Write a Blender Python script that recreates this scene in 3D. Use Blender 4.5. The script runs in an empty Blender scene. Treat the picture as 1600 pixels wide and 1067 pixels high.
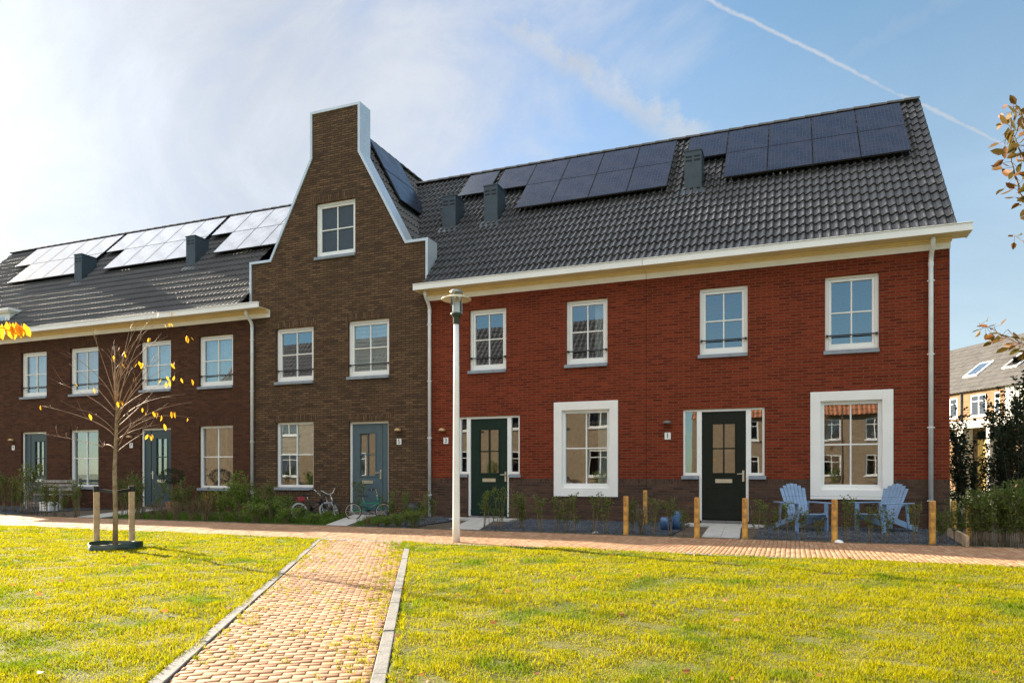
import bpy, math, random
import numpy as np
from mathutils import Vector, Matrix
from mathutils.geometry import tessellate_polygon
R = math.radians
sc = bpy.context.scene
C = sc.collection
rnd = random.Random(7)

# ------------------------------------------------------------------ camera
F_PX = math.sqrt(2800 * 435.0); TH = math.atan(435 / F_PX); CD, CH, HY = 15.33, 1.06, 740.0
cT, sT = math.cos(TH), math.sin(TH)
cam = bpy.data.objects.new('camera', bpy.data.cameras.new('camera')); C.objects.link(cam)
cam.location = (0, -CD, CH); cam.rotation_euler = (R(90), 0, TH)
cam.data.sensor_width = 36; cam.data.lens = 36 * F_PX / 1600
cam.data.shift_y = (HY - 533.5) / 1600
cam.data.clip_start = 0.1; cam.data.clip_end = 3000
sc.camera = cam

# ------------------------------------------------------------------ light
SUN_EL, SUN_S = R(21.5), 0.30
sun_v = Vector((-math.sqrt(1 - SUN_S ** 2) * math.cos(SUN_EL), SUN_S * math.cos(SUN_EL), math.sin(SUN_EL)))
sl = bpy.data.lights.new('sun', 'SUN'); sl.energy = 5.0; sl.angle = R(0.6); sl.color = (1, .87, .68)
so = bpy.data.objects.new('sun', sl); C.objects.link(so)
so.rotation_euler = (-sun_v).to_track_quat('-Z', 'Y').to_euler(); so.location = (-30, 10, 20)

sc.view_settings.view_transform = 'Standard'; sc.view_settings.look = 'None'
sc.view_settings.gamma = 1; sc.view_settings.use_curve_mapping = False
sc.view_settings.exposure = 2.05
sc.cycles.use_denoising = True
sc.cycles.max_bounces = 8; sc.cycles.transparent_max_bounces = 24
sc.cycles.sample_clamp_indirect = 8


def ray(px, py):
    a = (px - 800) / F_PX
    return Vector((a * cT - sT, a * sT + cT, (HY - py) / F_PX))


def gnd(px, py, z=0.0):
    r = ray(px, py); t = (z - CH) / r.z
    return Vector((r.x * t, -CD + r.y * t, z))


def atd(px, py, zc):
    return Vector((0, -CD, CH)) + ray(px, py) * zc


def zc_of(p):
    return -sT * p[0] + cT * (p[1] + CD)


# ------------------------------------------------------------------ nodes helper
class NT:
    def __init__(s, tree):
        s.t = tree; s.n = tree.nodes; s.l = tree.links
        s.n.clear()

    def add(s, typ, props=None, **inp):
        n = s.n.new(typ)
        for k, v in (props or {}).items(): setattr(n, k, v)
        for k, v in inp.items():
            key = int(k[1:]) if k[0] == 'i' and k[1:].isdigit() else k.replace('_', ' ')
            sk = n.inputs[key]
            if isinstance(v, bpy.types.NodeSocket): s.l.new(v, sk)
            else: sk.default_value = v
        return n

    def math(s, op, a, b=0.0, c=0.0, clamp=False):
        n = s.n.new('ShaderNodeMath'); n.operation = op; n.use_clamp = clamp
        for i, v in enumerate((a, b, c)):
            if isinstance(v, bpy.types.NodeSocket): s.l.new(v, n.inputs[i])
            else: n.inputs[i].default_value = v
        return n.outputs[0]

    def dot(s, a, v):
        n = s.n.new('ShaderNodeVectorMath'); n.operation = 'DOT_PRODUCT'
        s.l.new(a, n.inputs[0]); n.inputs[1].default_value = v
        return n.outputs['Value']

    def mix(s, fac, a, b, mode='MIX'):
        n = s.n.new('ShaderNodeMix'); n.data_type = 'RGBA'; n.blend_type = mode
        for i, v in ((0, fac), (6, a), (7, b)):
            if isinstance(v, bpy.types.NodeSocket): s.l.new(v, n.inputs[i])
            elif i == 0: n.inputs[0].default_value = v
            else: n.inputs[i].default_value = (*v, 1) if len(v) == 3 else v
        return n.outputs[2]

    def ramp(s, fac, *stops):
        n = s.n.new('ShaderNodeMapRange'); n.interpolation_type = 'SMOOTHSTEP'
        s.l.new(fac, n.inputs[0])
        for i, v in zip((1, 2, 3, 4), stops): n.inputs[i].default_value = v
        return n.outputs[0]


# ------------------------------------------------------------------ sky
world = bpy.data.worlds.new('World'); sc.world = world; world.use_nodes = True
w = NT(world.node_tree)
sky = w.add('ShaderNodeTexSky', dict(sky_type='NISHITA', sun_disc=False, sun_elevation=SUN_EL,
            sun_rotation=math.atan2(sun_v.x, sun_v.y), air_density=1.0, dust_density=.25, ozone_density=2.5, altitude=0))
tc = w.add('ShaderNodeTexCoord'); dr = tc.outputs['Generated']
sd = w.dot(dr, tuple(sun_v))
hgt = w.dot(dr, (0, 0, 1))
wr = w.add('ShaderNodeMapping', dict(vector_type='POINT'), Vector=dr, Rotation=(0.3, 0.5, 0.9), Scale=(1.3, 4.5, 3.0))
n1 = w.add('ShaderNodeTexNoise', None, Vector=wr.outputs[0], Scale=1.6, Detail=10.0, Roughness=.62, Distortion=.5)
n2 = w.add('ShaderNodeTexNoise', None, Vector=dr, Scale=1.6, Detail=8.0, Roughness=.55, Distortion=.2)
nf = w.add('ShaderNodeTexNoise', None, Vector=dr, Scale=26.0, Detail=6.0, Roughness=.65)
wisp = w.ramp(n1.outputs[0], .44, .80, 0, .42)
bank = w.ramp(w.math('ADD', sd, w.math('MULTIPLY', w.math('SUBTRACT', n1.outputs[0], .5), .9)), .35, .90, 0, .90)
low = w.math('MULTIPLY', w.ramp(hgt, 0.0, .68, .72, 0.04), w.ramp(w.dot(dr, (0, 1, 0)), -.5, .4, .25, 1))
fill_cloud = w.ramp(w.math('MULTIPLY', w.ramp(w.dot(dr, (.05, -.60, .80)), .45, .92, 0, .92), w.ramp(hgt, .38, .58, 0, 1)), 0, 1, 0, 1)   # bright cloud added unseen behind the viewer to fill the shaded facade
cov = w.math('MAXIMUM', w.math('MAXIMUM', w.math('MAXIMUM', wisp, bank), low), fill_cloud)


def trail(p0, p1, width, rag, amount, e0=None, e1=None):
    a, b = ray(*p0).normalized(), ray(*p1).normalized()
    nrm = a.cross(b).normalized()
    d = w.dot(dr, tuple(nrm))
    wob = w.math('MULTIPLY', w.math('SUBTRACT', nf.outputs[0], .5), rag)
    d = w.math('ABSOLUTE', w.math('ADD', d, wob))
    f = w.ramp(d, 0.0, width, amount, 0)
    mid = (a + b).normalized(); half = a.dot(mid)
    f = w.math('MULTIPLY', f, w.ramp(w.dot(dr, tuple(mid)), half - .012, half + .003, 0, 1))
    return w.math('MULTIPLY', f, w.ramp(nf.outputs[0], .25, .55, .45, 1))


cov = w.math('MAXIMUM', cov, trail((1085, -10), (1560, 222), .0040, .011, .75))
cov = w.math('MAXIMUM', cov, trail((640, -60), (1080, 215), .042, .06, .75))
cov = w.math('MAXIMUM', cov, trail((1290, 110), (1560, -40), .03, .05, .25))
cov = w.math('MINIMUM', cov, 1.0)
glow = w.ramp(sd, .86, 1.0, 0, 1)
tex = w.ramp(n1.outputs[0], .3, .75, 2.6, 3.5)
glare_patch = w.ramp(w.dot(dr, (-.637, .259, .727)), .95, .99, 0, 1)   # bright sky spot added out of frame for glare on the left panels
cl_str = w.math('ADD', w.math('ADD', tex, w.math('ADD', w.math('MULTIPLY', glow, 1.2), w.math('MULTIPLY', glare_patch, 17.0))), w.math('MULTIPLY', fill_cloud, 5.0))
cl_col = w.mix(1.0, w.mix(fill_cloud, (.93, .97, 1.03), (1.0, .97, .92)), w.add('ShaderNodeCombineXYZ', None, X=cl_str, Y=cl_str, Z=cl_str).outputs[0], 'MULTIPLY')
skyt = w.mix(1.0, sky.outputs[0], w.mix(w.ramp(sd, .35, .8, 0, 1), (.80, 1.0, .93), (.98, 1.0, 1.03)), 'MULTIPLY')
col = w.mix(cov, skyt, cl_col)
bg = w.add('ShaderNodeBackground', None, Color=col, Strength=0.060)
w.add('ShaderNodeOutputWorld', None, Surface=bg.outputs[0])

# ------------------------------------------------------------------ materials
MATS = {}


def mat(name, colr, rough=.6, metal=0.0, var=.12, nscale=6.0, bump=0.0, bscale=60.0, spec=.5, col2=None, coat=0):
    if name in MATS: return MATS[name]
    m = bpy.data.materials.new(name); m.use_nodes = True; t = NT(m.node_tree)
    tcn = t.add('ShaderNodeTexCoord').outputs['Object']
    nz = t.add('ShaderNodeTexNoise', None, Vector=tcn, Scale=nscale, Detail=6.0, Roughness=.6).outputs[0]
    c2 = col2 or tuple(max(0, c * (1 - 2.2 * var)) for c in colr)
    cc = t.mix(t.ramp(nz, .35, .68, 0, 1), colr, c2)
    p = t.add('ShaderNodeBsdfPrincipled', None, Base_Color=cc, Roughness=rough, Metallic=metal)
    p.inputs['Specular IOR Level'].default_value = spec
    if coat: p.inputs['Coat Weight'].default_value = coat
    if bump:
        bn = t.add('ShaderNodeTexNoise', None, Vector=tcn, Scale=bscale, Detail=4.0).outputs[0]
        b = t.add('ShaderNodeBump', None, Strength=bump, Distance=.01, Height=bn)
        t.l.new(b.outputs[0], p.inputs['Normal'])
    t.add('ShaderNodeOutputMaterial', None, Surface=p.outputs[0])
    MATS[name] = m; return m


def brick_mat(name, c1, c2, mortar, bw=.222, bh=.0595, ms=.009, var=.5, rough=.85, off=.5):
    m = bpy.data.materials.new(name); m.use_nodes = True; t = NT(m.node_tree)
    uv = t.add('ShaderNodeUVMap').outputs[0]
    wn = t.add('ShaderNodeTexNoise', None, Vector=uv, Scale=9.0, Detail=2.0)
    sc_ = t.add('ShaderNodeVectorMath', dict(operation='SCALE'), i0=wn.outputs['Color'], Scale=.006).outputs[0]
    uv2 = t.add('ShaderNodeVectorMath', dict(operation='ADD'), i0=uv, i1=sc_).outputs[0]
    b = t.add('ShaderNodeTexBrick', dict(offset=off, squash=1.0), Vector=uv2, Color1=(1, 1, 1, 1), Color2=(0, 0, 0, 1),
              Mortar=(0, 0, 0, 1), Scale=1.0, Mortar_Size=ms, Mortar_Smooth=.25, Bias=0.0, Brick_Width=bw, Row_Height=bh)
    bc = t.mix(b.outputs['Color'], c2, c1)
    bigm = t.add('ShaderNodeMapping', None, Vector=uv, Scale=(1.5, .5, 1.0)).outputs[0]
    big = t.add('ShaderNodeTexNoise', None, Vector=bigm, Scale=1.0, Detail=5.0, Roughness=.65).outputs[0]
    med = t.add('ShaderNodeTexNoise', None, Vector=t.add('ShaderNodeMapping', None, Vector=uv, Scale=(2.2, 8.0, 1.0)).outputs[0], Scale=1.0, Detail=3.0, Roughness=.6).outputs[0]
    bc = t.mix(t.ramp(med, .5, .72, 0, .45), bc, tuple(min(1, c * 1.5) for c in c1))
    fine = t.add('ShaderNodeTexNoise', None, Vector=uv, Scale=38.0, Detail=4.0, Roughness=.7).outputs[0]
    bc = t.mix(t.ramp(fine, .35, .75, 0, .5), bc, tuple(c * .45 for c in c2))
    bc = t.mix(t.ramp(big, .38, .7, 0, var), bc, tuple(c * .55 for c in c1))
    mc = t.mix(t.ramp(fine, .3, .7, 0, .6), mortar, tuple(c * .6 for c in mortar))
    cc = t.mix(b.outputs['Fac'], bc, mc)
    p = t.add('ShaderNodeBsdfPrincipled', None, Base_Color=cc, Roughness=rough)
    p.inputs['Specular IOR Level'].default_value = .12
    hh = t.math('ADD', t.math('MULTIPLY', b.outputs['Fac'], -1.0), t.math('MULTIPLY', fine, .5))
    bp = t.add('ShaderNodeBump', None, Strength=.8, Distance=.008, Height=hh)
    t.l.new(bp.outputs[0], p.inputs['Normal'])
    t.add('ShaderNodeOutputMaterial', None, Surface=p.outputs[0])
    MATS[name] = m; return m


def leaf_mat(name, c1, c2, trans=.4, rough=.45):
    m = bpy.data.materials.new(name); m.use_nodes = True; t = NT(m.node_tree)
    g = t.add('ShaderNodeNewGeometry')
    cc = t.mix(g.outputs['Random Per Island'], c1, c2)
    oz = t.add('ShaderNodeTexCoord').outputs['Object']
    nz = t.add('ShaderNodeTexNoise', None, Vector=oz, Scale=2.5, Detail=3.0).outputs[0]
    cc = t.mix(t.ramp(nz, .4, .65, 0, .5), cc, tuple(c * .6 for c in c2))
    p = t.add('ShaderNodeBsdfPrincipled', None, Base_Color=cc, Roughness=rough + .1); p.inputs['Specular IOR Level'].default_value = .25
    tr = t.add('ShaderNodeBsdfTranslucent', None, Color=t.mix(.5, cc, tuple(min(1, c * 1.6) for c in c1)))
    mx = t.add('ShaderNodeMixShader', None, i0=trans, i1=p.outputs[0], i2=tr.outputs[0])
    t.add('ShaderNodeOutputMaterial', None, Surface=mx.outputs[0])
    MATS[name] = m; return m


def glass_mat():
    m = bpy.data.materials.new('window_glass'); m.use_nodes = True; t = NT(m.node_tree)
    oz = t.add('ShaderNodeTexCoord').outputs['Object']
    nz = t.add('ShaderNodeTexNoise', None, Vector=oz, Scale=1.3, Detail=1.0).outputs[0]
    bp = t.add('ShaderNodeBump', None, Strength=.02, Distance=.05, Height=nz)
    fr = t.add('ShaderNodeFresnel', None, IOR=1.5, Normal=bp.outputs[0])
    fac = t.math('ADD', t.math('MULTIPLY', fr.outputs[0], 1.3), .22, clamp=True)
    gl = t.add('ShaderNodeBsdfGlossy', None, Color=(.9, .95, 1, 1), Roughness=.01, Normal=bp.outputs[0])
    tr = t.add('ShaderNodeBsdfTransparent', None, Color=(.82, .86, .84, 1))
    mx = t.add('ShaderNodeMixShader', None, i0=fac, i1=tr.outputs[0], i2=gl.outputs[0])
    t.add('ShaderNodeOutputMaterial', None, Surface=mx.outputs[0])
    MATS['glass'] = m; return m


def panel_mat():
    m = bpy.data.materials.new('solar_cells'); m.use_nodes = True; t = NT(m.node_tree)
    uv = t.add('ShaderNodeUVMap').outputs[0]
    b = t.add('ShaderNodeTexBrick', dict(offset=0.0, squash=1.0), Vector=uv, Color1=(0, 0, 0, 1), Color2=(1, 1, 1, 1), Mortar=(0, 0, 0, 1),
              Scale=1.0, Mortar_Size=.0035, Mortar_Smooth=.3, Brick_Width=.079, Row_Height=.158)
    cc = t.mix(b.outputs['Color'], (.010, .013, .030), (.016, .020, .042))
    cc = t.mix(t.math('MULTIPLY', b.outputs['Fac'], .8), cc, (.07, .075, .10))
    nz = t.add('ShaderNodeTexNoise', None, Vector=uv, Scale=2.0, Detail=4.0).outputs[0]
    p = t.add('ShaderNodeBsdfPrincipled', None, Base_Color=cc, Roughness=t.ramp(nz, .3, .7, .22, .34))
    p.inputs['Specular IOR Level'].default_value = .55
    t.add('ShaderNodeOutputMaterial', None, Surface=p.outputs[0])
    MATS['panel'] = m; return m


BR_RED = brick_mat('red_brick', (.275, .042, .017), (.125, .018, .010), (.20, .085, .045))
BR_BROWN = brick_mat('brown_brick', (.20, .118, .062), (.078, .048, .031), (.055, .040, .030), ms=.010)
BR_DARK = brick_mat('maroon_brick', (.125, .053, .028), (.055, .026, .017), (.085, .048, .033))
BR_PLINTH = brick_mat('plinth_brick', (.14, .075, .05), (.055, .034, .026), (.10, .072, .055))
BR_SAND = brick_mat('sand_brick', (.33, .19, .095), (.20, .11, .055), (.30, .24, .17))
BR_PALE = brick_mat('pale_brick', (.42, .30, .19), (.25, .17, .10), (.42, .34, .26))
PAVE = None
WHITE = mat('white_paint', (.88, .87, .84), .35, var=.03, nscale=1.5)
BOUNCE = mat('bounce_tinted_cream', (.80, .66, .38), .4, var=.04, nscale=1.5)  # eaves underside: warm reflected light put into the colour
COPING = mat('coping_metal', (.66, .69, .72), .32, metal=.35, var=.05, nscale=2)
SILL = mat('sill_stone', (.27, .31, .36), .5, var=.1)
ROOF = mat('roof_tile', (.029, .0265, .025), .52, var=.25, nscale=1.7, spec=.95, bump=.15, bscale=90)
ROOFG = mat('weathered_roof_tile', (.10, .092, .084), .6, var=.15, nscale=2)
ROOFR = mat('orange_roof_tile', (.42, .16, .07), .6, var=.2, nscale=3)
VENT = mat('vent_metal', (.045, .062, .078), .45, var=.08)
VENTD = mat('vent_slot', (.008, .009, .01), .8, var=.02)
PIPE = mat('zinc_pipe', (.80, .80, .79), .35, metal=.1, var=.06)
DGREEN = mat('green_door_paint', (.008, .027, .018), .45, var=.1, spec=.25)
DBLACK = mat('dark_door_paint', (.009, .013, .008), .45, var=.1, spec=.25)
DBLUE = mat('bluegrey_door_paint', (.075, .122, .148), .35, var=.05)
DTEAL = mat('slate_door_paint', (.030, .056, .070), .35, var=.05)
STEEL = mat('brushed_steel', (.62, .60, .55), .3, metal=.8, var=.05)
BLACK = mat('black_metal', (.012, .012, .014), .4, var=.05)
GLASS = glass_mat(); PANEL = panel_mat()
PFRAME = mat('panel_frame', (.05, .05, .055), .4, metal=.6, var=.05)
INTER = mat('interior_plaster', (.30, .26, .22), .8, var=.1)
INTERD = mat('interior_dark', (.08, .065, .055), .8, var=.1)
BLIND = mat('pleated_blind', (.90, .93, .91), .7, var=.08, nscale=3)
CURTAIN = mat('net_curtain', (.70, .76, .76), .8, var=.08)
BROWNC = mat('brown_curtain', (.34, .24, .14), .8, var=.1)
LAMPGLOW = mat('glow_tinted_metal', (.65, .42, .20), .35, metal=.6, var=.05)  # warm glow under the wall lamps, put into the metal colour
GREYM = mat('grey_lamp_metal', (.22, .19, .17), .4, metal=.5, var=.05)
ENAMEL = mat('white_enamel', (.85, .85, .83), .25, var=.01)
POST = mat('yellow_pine_post', (.72, .38, .07), .6, var=.18, nscale=9, bump=.3, col2=(.30, .14, .04))
STAKE = mat('weathered_stake', (.52, .38, .24), .7, var=.2, nscale=8, bump=.4, col2=(.32, .22, .13))
RUBBER = mat('black_rubber', (.015, .015, .015), .7, var=.05)
BARK = mat('young_bark', (.34, .25, .15), .75, var=.2, nscale=14, bump=.6, col2=(.17, .12, .06))
TWIG = mat('twig_bark', (.45, .29, .19), .6, var=.2, nscale=14)
DTWIG = mat('dark_twig_bark', (.08, .05, .035), .7, var=.2, nscale=14)
STEM = mat('shrub_stem', (.22, .16, .09), .7, var=.2, nscale=10)
GUARD = mat('green_plastic', (.008, .034, .018), .4, var=.1)
CHAIRB = mat('blue_paint', (.22, .33, .50), .5, var=.08, nscale=5)
OLDWOOD = mat('grey_wood', (.34, .31, .28), .75, var=.15, nscale=8)
POTBLUE = mat('blue_glaze', (.05, .12, .26), .25, var=.1)
POTBLK = mat('black_pot', (.012, .012, .013), .5, var=.1)
POTTER = mat('terracotta', (.35, .15, .08), .7, var=.1)
CONC = mat('concrete', (.21, .20, .19), .85, var=.12, nscale=12, bump=.4)
SLAB = mat('paving_slab', (.46, .45, .42), .85, var=.08, nscale=5, bump=.3)
LAMPPOLE = mat('pole_paint', (.87, .86, .83), .4, var=.05, nscale=3)
L_SHRUB = leaf_mat('privet_leaf', (.15, .20, .035), (.06, .095, .02))
L_DARK = leaf_mat('dark_leaf', (.035, .055, .020), (.015, .028, .010), .25)
L_LIME = leaf_mat('lime_leaf', (.16, .26, .03), (.08, .15, .02), .5)
L_BROWN = leaf_mat('brown_hedge_leaf', (.13, .10, .035), (.06, .05, .02), .3)
L_YEL = leaf_mat('yellow_flower', (.45, .36, .02), (.30, .24, .02), .4)
L_AUT = leaf_mat('autumn_leaf', (.80, .36, .02), (.70, .16, .015), .55)
L_AUTY = leaf_mat('gold_leaf', (.85, .42, .02), (.72, .24, .015), .5)
L_RIGHT = leaf_mat('late_leaf', (.085, .095, .02), (.24, .08, .02), .3)


# ------------------------------------------------------------------ mesh builder
class MB:
    def __init__(s): s.v = []; s.f = []; s.swap = []; s.sw = False

    def add(s, pts, faces):
        b = len(s.v); s.v += [tuple(p) for p in pts]
        s.f += [tuple(b + i for i in f) for f in faces]; s.swap += [s.sw] * len(faces)
        return s

    def quad(s, *pts): return s.add(pts, [tuple(range(len(pts)))])

    def box(s, x0, x1, y0, y1, z0, z1):
        p = [(x, y, z) for z in (z0, z1) for y in (y0, y1) for x in (x0, x1)]
        return s.add(p, [(0, 2, 3, 1), (4, 5, 7, 6), (0, 1, 5, 4), (1, 3, 7, 5), (3, 2, 6, 7), (2, 0, 4, 6)])

    def obox(s, c, ax, ay, az):
        c, ax, ay, az = map(Vector, (c, ax, ay, az))
        p = [c + ax * i + ay * j + az * k for k in (-1, 1) for j in (-1, 1) for i in (-1, 1)]
        return s.add(p, [(0, 2, 3, 1), (4, 5, 7, 6), (0, 1, 5, 4), (1, 3, 7, 5), (3, 2, 6, 7), (2, 0, 4, 6)])

    def bar(s, a, b, w_, h_, up=(0, 0, 1)):
        a, b = Vector(a), Vector(b); d = (b - a); u = Vector(up)
        sd_ = d.cross(u).normalized(); uu = sd_.cross(d).normalized()
        return s.obox((a + b) / 2, d / 2, sd_ * w_ / 2, uu * h_ / 2)

    def tube(s, pts, rad, n=8, cap=True):
        pts = [Vector(p) for p in pts]
        if not isinstance(rad, (list, tuple)): rad = [rad] * len(pts)
        rings = []; prev = None
        for i, p in enumerate(pts):
            d = (pts[min(i + 1, len(pts) - 1)] - pts[max(i - 1, 0)]).normalized()
            if prev is None: x = d.orthogonal().normalized()
            else:
                x = prev - d * prev.dot(d)
                x = x.normalized() if x.length > 1e-6 else d.orthogonal().normalized()
            prev = x; y = d.cross(x)
            rings.append([p + (x * math.cos(2 * math.pi * k / n) + y * math.sin(2 * math.pi * k / n)) * rad[i] for k in range(n)])
        vs = [q for r in rings for q in r]; fs = []
        for i in range(len(pts) - 1):
            for k in range(n):
                a = i * n + k; b = i * n + (k + 1) % n
                fs.append((a, b, b + n, a + n))
        if cap:
            fs.append(tuple(range(n - 1, -1, -1))); fs.append(tuple((len(pts) - 1) * n + k for k in range(n)))
        return s.add(vs, fs)

    def lathe(s, prof, c=(0, 0, 0), n=20, axis='z', close=False):
        vs = []; fs = []; c = Vector(c)
        for r, h in prof:
            for k in range(n):
                a = 2 * math.pi * k / n
                q = (r * math.cos(a), r * math.sin(a), h)
                if axis == 'y': q = (q[0], q[2], q[1])
                if axis == 'x': q = (q[2], q[0], q[1])
                vs.append(c + Vector(q))
        m = len(prof)
        for i in range(m if close else m - 1):
            for k in range(n):
                a = i * n + k; b = i * n + (k + 1) % n; j = ((i + 1) % m) * n
                fs.append((a, b, j + (k + 1) % n, j + k))
        return s.add(vs, fs)

    def prism_y(s, poly, y0, y1):
        n = len(poly)
        v = [(x, y0, z) for x, z in poly] + [(x, y1, z) for x, z in poly]
        f = [tuple(range(n)), tuple(range(2 * n - 1, n - 1, -1))] + [(i, i + n, (i + 1) % n + n, (i + 1) % n) for i in range(n)]
        return s.add(v, f)

    def build(s, name, material, parent=None, org=(0, 0, 0), smooth=False):
        me = bpy.data.meshes.new(name)
        ox, oy, oz = org
        me.from_pydata([(x - ox, y - oy, z - oz) for x, y, z in s.v], [], s.f)
        me.update()
        uvl = me.uv_layers.new(name='UVMap'); data = np.empty(len(me.loops) * 2, dtype=np.float32)
        V = s.v; k = 0
        for pi, pl in enumerate(me.polygons):
            nx, ny, nz = map(abs, pl.normal)
            for vi in pl.vertices:
                x, y, z = V[vi]
                if ny >= nx and ny >= nz * .5: u, v = x, z
                elif nx >= nz * .5: u, v = y, z
                else: u, v = x, y
                if s.swap[pi]: u, v = v, u
                data[k] = u; data[k + 1] = v; k += 2
        uvl.data.foreach_set('uv', data)
        if smooth: me.polygons.foreach_set('use_smooth', [True] * len(me.polygons))
        me.materials.append(material)
        o = bpy.data.objects.new(name, me); C.objects.link(o)
        if parent: o.parent = parent
        return o


def bevel(o, wd=.006, seg=2):
    m = o.modifiers.new('bevel', 'BEVEL'); m.width = wd; m.segments = seg; m.limit_method = 'ANGLE'; m.angle_limit = R(40)
    return o


def thing(name, label, cat, loc=(0, 0, 0), rz=0, group=None):
    o = bpy.data.objects.new(name, None); C.objects.link(o); o.location = loc; o.rotation_euler = (0, 0, rz)
    o.empty_display_size = .2
    return tag(o, label, cat, group)


def tag(o, label, cat, group=None):
    o['label'] = label; o['category'] = cat
    if group: o['group'] = group
    return o


def struct(o, kind='structure'):
    o['kind'] = kind; return o


def dup(root, loc, rz=0, label=None, group=None, scale=1.0):
    def cp(o, par):
        c = o.copy(); C.objects.link(c)
        if par is not None: c.parent = par
        for ch in o.children: cp(ch, c)
        return c
    r = cp(root, None); r.location = loc; r.rotation_euler = (0, 0, rz); r.scale = (scale,) * 3
    if label: r['label'] = label
    if group: r['group'] = group
    return r


def leaves_mesh(name, centers, size, rng, aspect=.5, droop=None, dirs=None, fold=.25):
    """each leaf: 2 folded quads -> 6 verts pointed oval"""
    N = len(centers); c = np.array(centers, dtype=float).reshape(-1, 3)
    if dirs is None:
        d = rng.normal(size=(N, 3)); d[:, 2] = np.abs(d[:, 2]) * .6 if droop is None else -np.abs(d[:, 2]) - droop
    else: d = np.array(dirs, dtype=float)
    d /= np.linalg.norm(d, axis=1)[:, None]
    r = rng.normal(size=(N, 3)); sx = np.cross(d, r); sx /= np.linalg.norm(sx, axis=1)[:, None]
    nn = np.cross(sx, d)
    L = (size * rng.uniform(.65, 1.2, N))[:, None]; W = L * aspect * .5
    tip = c + d * L + nn * L * rng.uniform(-.15, .15, N)[:, None]
    p = [c, c + d * L * .35 + sx * W + nn * W * fold, c + d * L * .7 + sx * W * .8 + nn * W * fold, tip,
         c + d * L * .7 - sx * W * .8 + nn * W * fold, c + d * L * .35 - sx * W + nn * W * fold]
    v = np.stack(p, 1).reshape(-1, 3)
    base = (np.arange(N) * 6)[:, None]
    f = np.concatenate([base + np.array([0, 1, 2, 3]), base + np.array([0, 3, 4, 5])], 1).reshape(-1, 4)
    return raw_mesh(name, v, f)


def raw_mesh(name, v, f):
    me = bpy.data.meshes.new(name); f = np.asarray(f, dtype=np.int32); k = f.shape[1]
    me.vertices.add(len(v)); me.vertices.foreach_set('co', np.asarray(v, dtype=np.float32).ravel())
    me.loops.add(f.size); me.loops.foreach_set('vertex_index', f.ravel())
    me.polygons.add(len(f)); me.polygons.foreach_set('loop_start', np.arange(len(f), dtype=np.int32) * k)
    me.polygons.foreach_set('loop_total', np.full(len(f), k, dtype=np.int32))
    me.update(calc_edges=True); me.validate()
    return me


def mobj(name, me, material, parent=None):
    me.materials.append(material) if not me.materials else None
    o = bpy.data.objects.new(name, me); C.objects.link(o)
    if parent: o.parent = parent
    return o


# ------------------------------------------------------------------ ground setting
YG, YK = -3.42, -5.86      # garden edge, lawn edge of the pavement
soil = mat('bare_soil', (.10, .075, .05), .95, var=.2, nscale=3, bump=.8, bscale=25)
m = MB(); m.quad((-900, -900, -.06), (900, -900, -.06), (900, 900, -.06), (-900, 900, -.06))
struct(m.build('ground', mat('far_ground', (.11, .13, .045), .95, var=.2, nscale=.3)))

# path frame: its two edges are not quite parallel
pL0, pL1 = gnd(236, 1067), gnd(490, 848); pR0, pR1 = gnd(605, 1067), gnd(641, 858)
def left_x(y): return pL0.x + (y - pL0.y) * (pL1.x - pL0.x) / (pL1.y - pL0.y)
def right_x(y): return pR0.x + (y - pR0.y) * (pR1.x - pR0.x) / (pR1.y - pR0.y)
PD = ((pL0 - pL1).normalized() + (pR0 - pR1).normalized()).normalized(); PN = Vector((-PD.y, PD.x, 0))
DL, DR = (pL0 - pL1).normalized(), (pR0 - pR1).normalized()
KW = .085; KX = KW / PN.x   # kerb width measured along x
def path_pt(side, y, inset=0.0):
    x = left_x(y) + inset / PN.x if side < 0 else right_x(y) - inset / PN.x
    return Vector((x, y, 0))


def noise2(x, y):
    return (np.sin(x * 1.7 + 1.3 * np.sin(y * 1.1)) * np.cos(y * 2.1 + .8 * np.sin(x * .9)) + .5 * np.sin(x * 4.3 + y * 3.1) * np.cos(y * 5.2 - x * 2.2))


def lawn_h(x, y):
    return .014 + .013 * noise2(x, y) + .006 * noise2(x * 3.1, y * 2.7)


def lawn_sheet(name, x0, x1, side):
    nx, ny = 160, 90; y0, y1 = -30.0, YK - .02
    t_ = np.linspace(0, 1, ny) ** 1.0; ys = y1 + (y0 - y1) * t_ ** 1.6
    vs = []
    for y in ys:
        e = path_pt(side, y).x
        if side > 0: e += .0
        a, b = (x0, e) if side < 0 else (e, x1)
        xs = np.linspace(0, 1, nx); xs = xs ** (1.5) if side > 0 else 1 - (1 - xs) ** 1.5
        X = a + (b - a) * xs
        vs.append(np.stack([X, np.full(nx, y), lawn_h(X, np.full(nx, y))], 1))
    V = np.concatenate(vs); idx = np.arange(ny * nx).reshape(ny, nx)
    f = np.stack([idx[:-1, :-1], idx[1:, :-1], idx[1:, 1:], idx[:-1, 1:]], -1).reshape(-1, 4)
    me = raw_mesh(name, V, f); me.polygons.foreach_set('use_smooth', [True] * len(me.polygons))
    return struct(mobj(name, me, LAWN))


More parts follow.
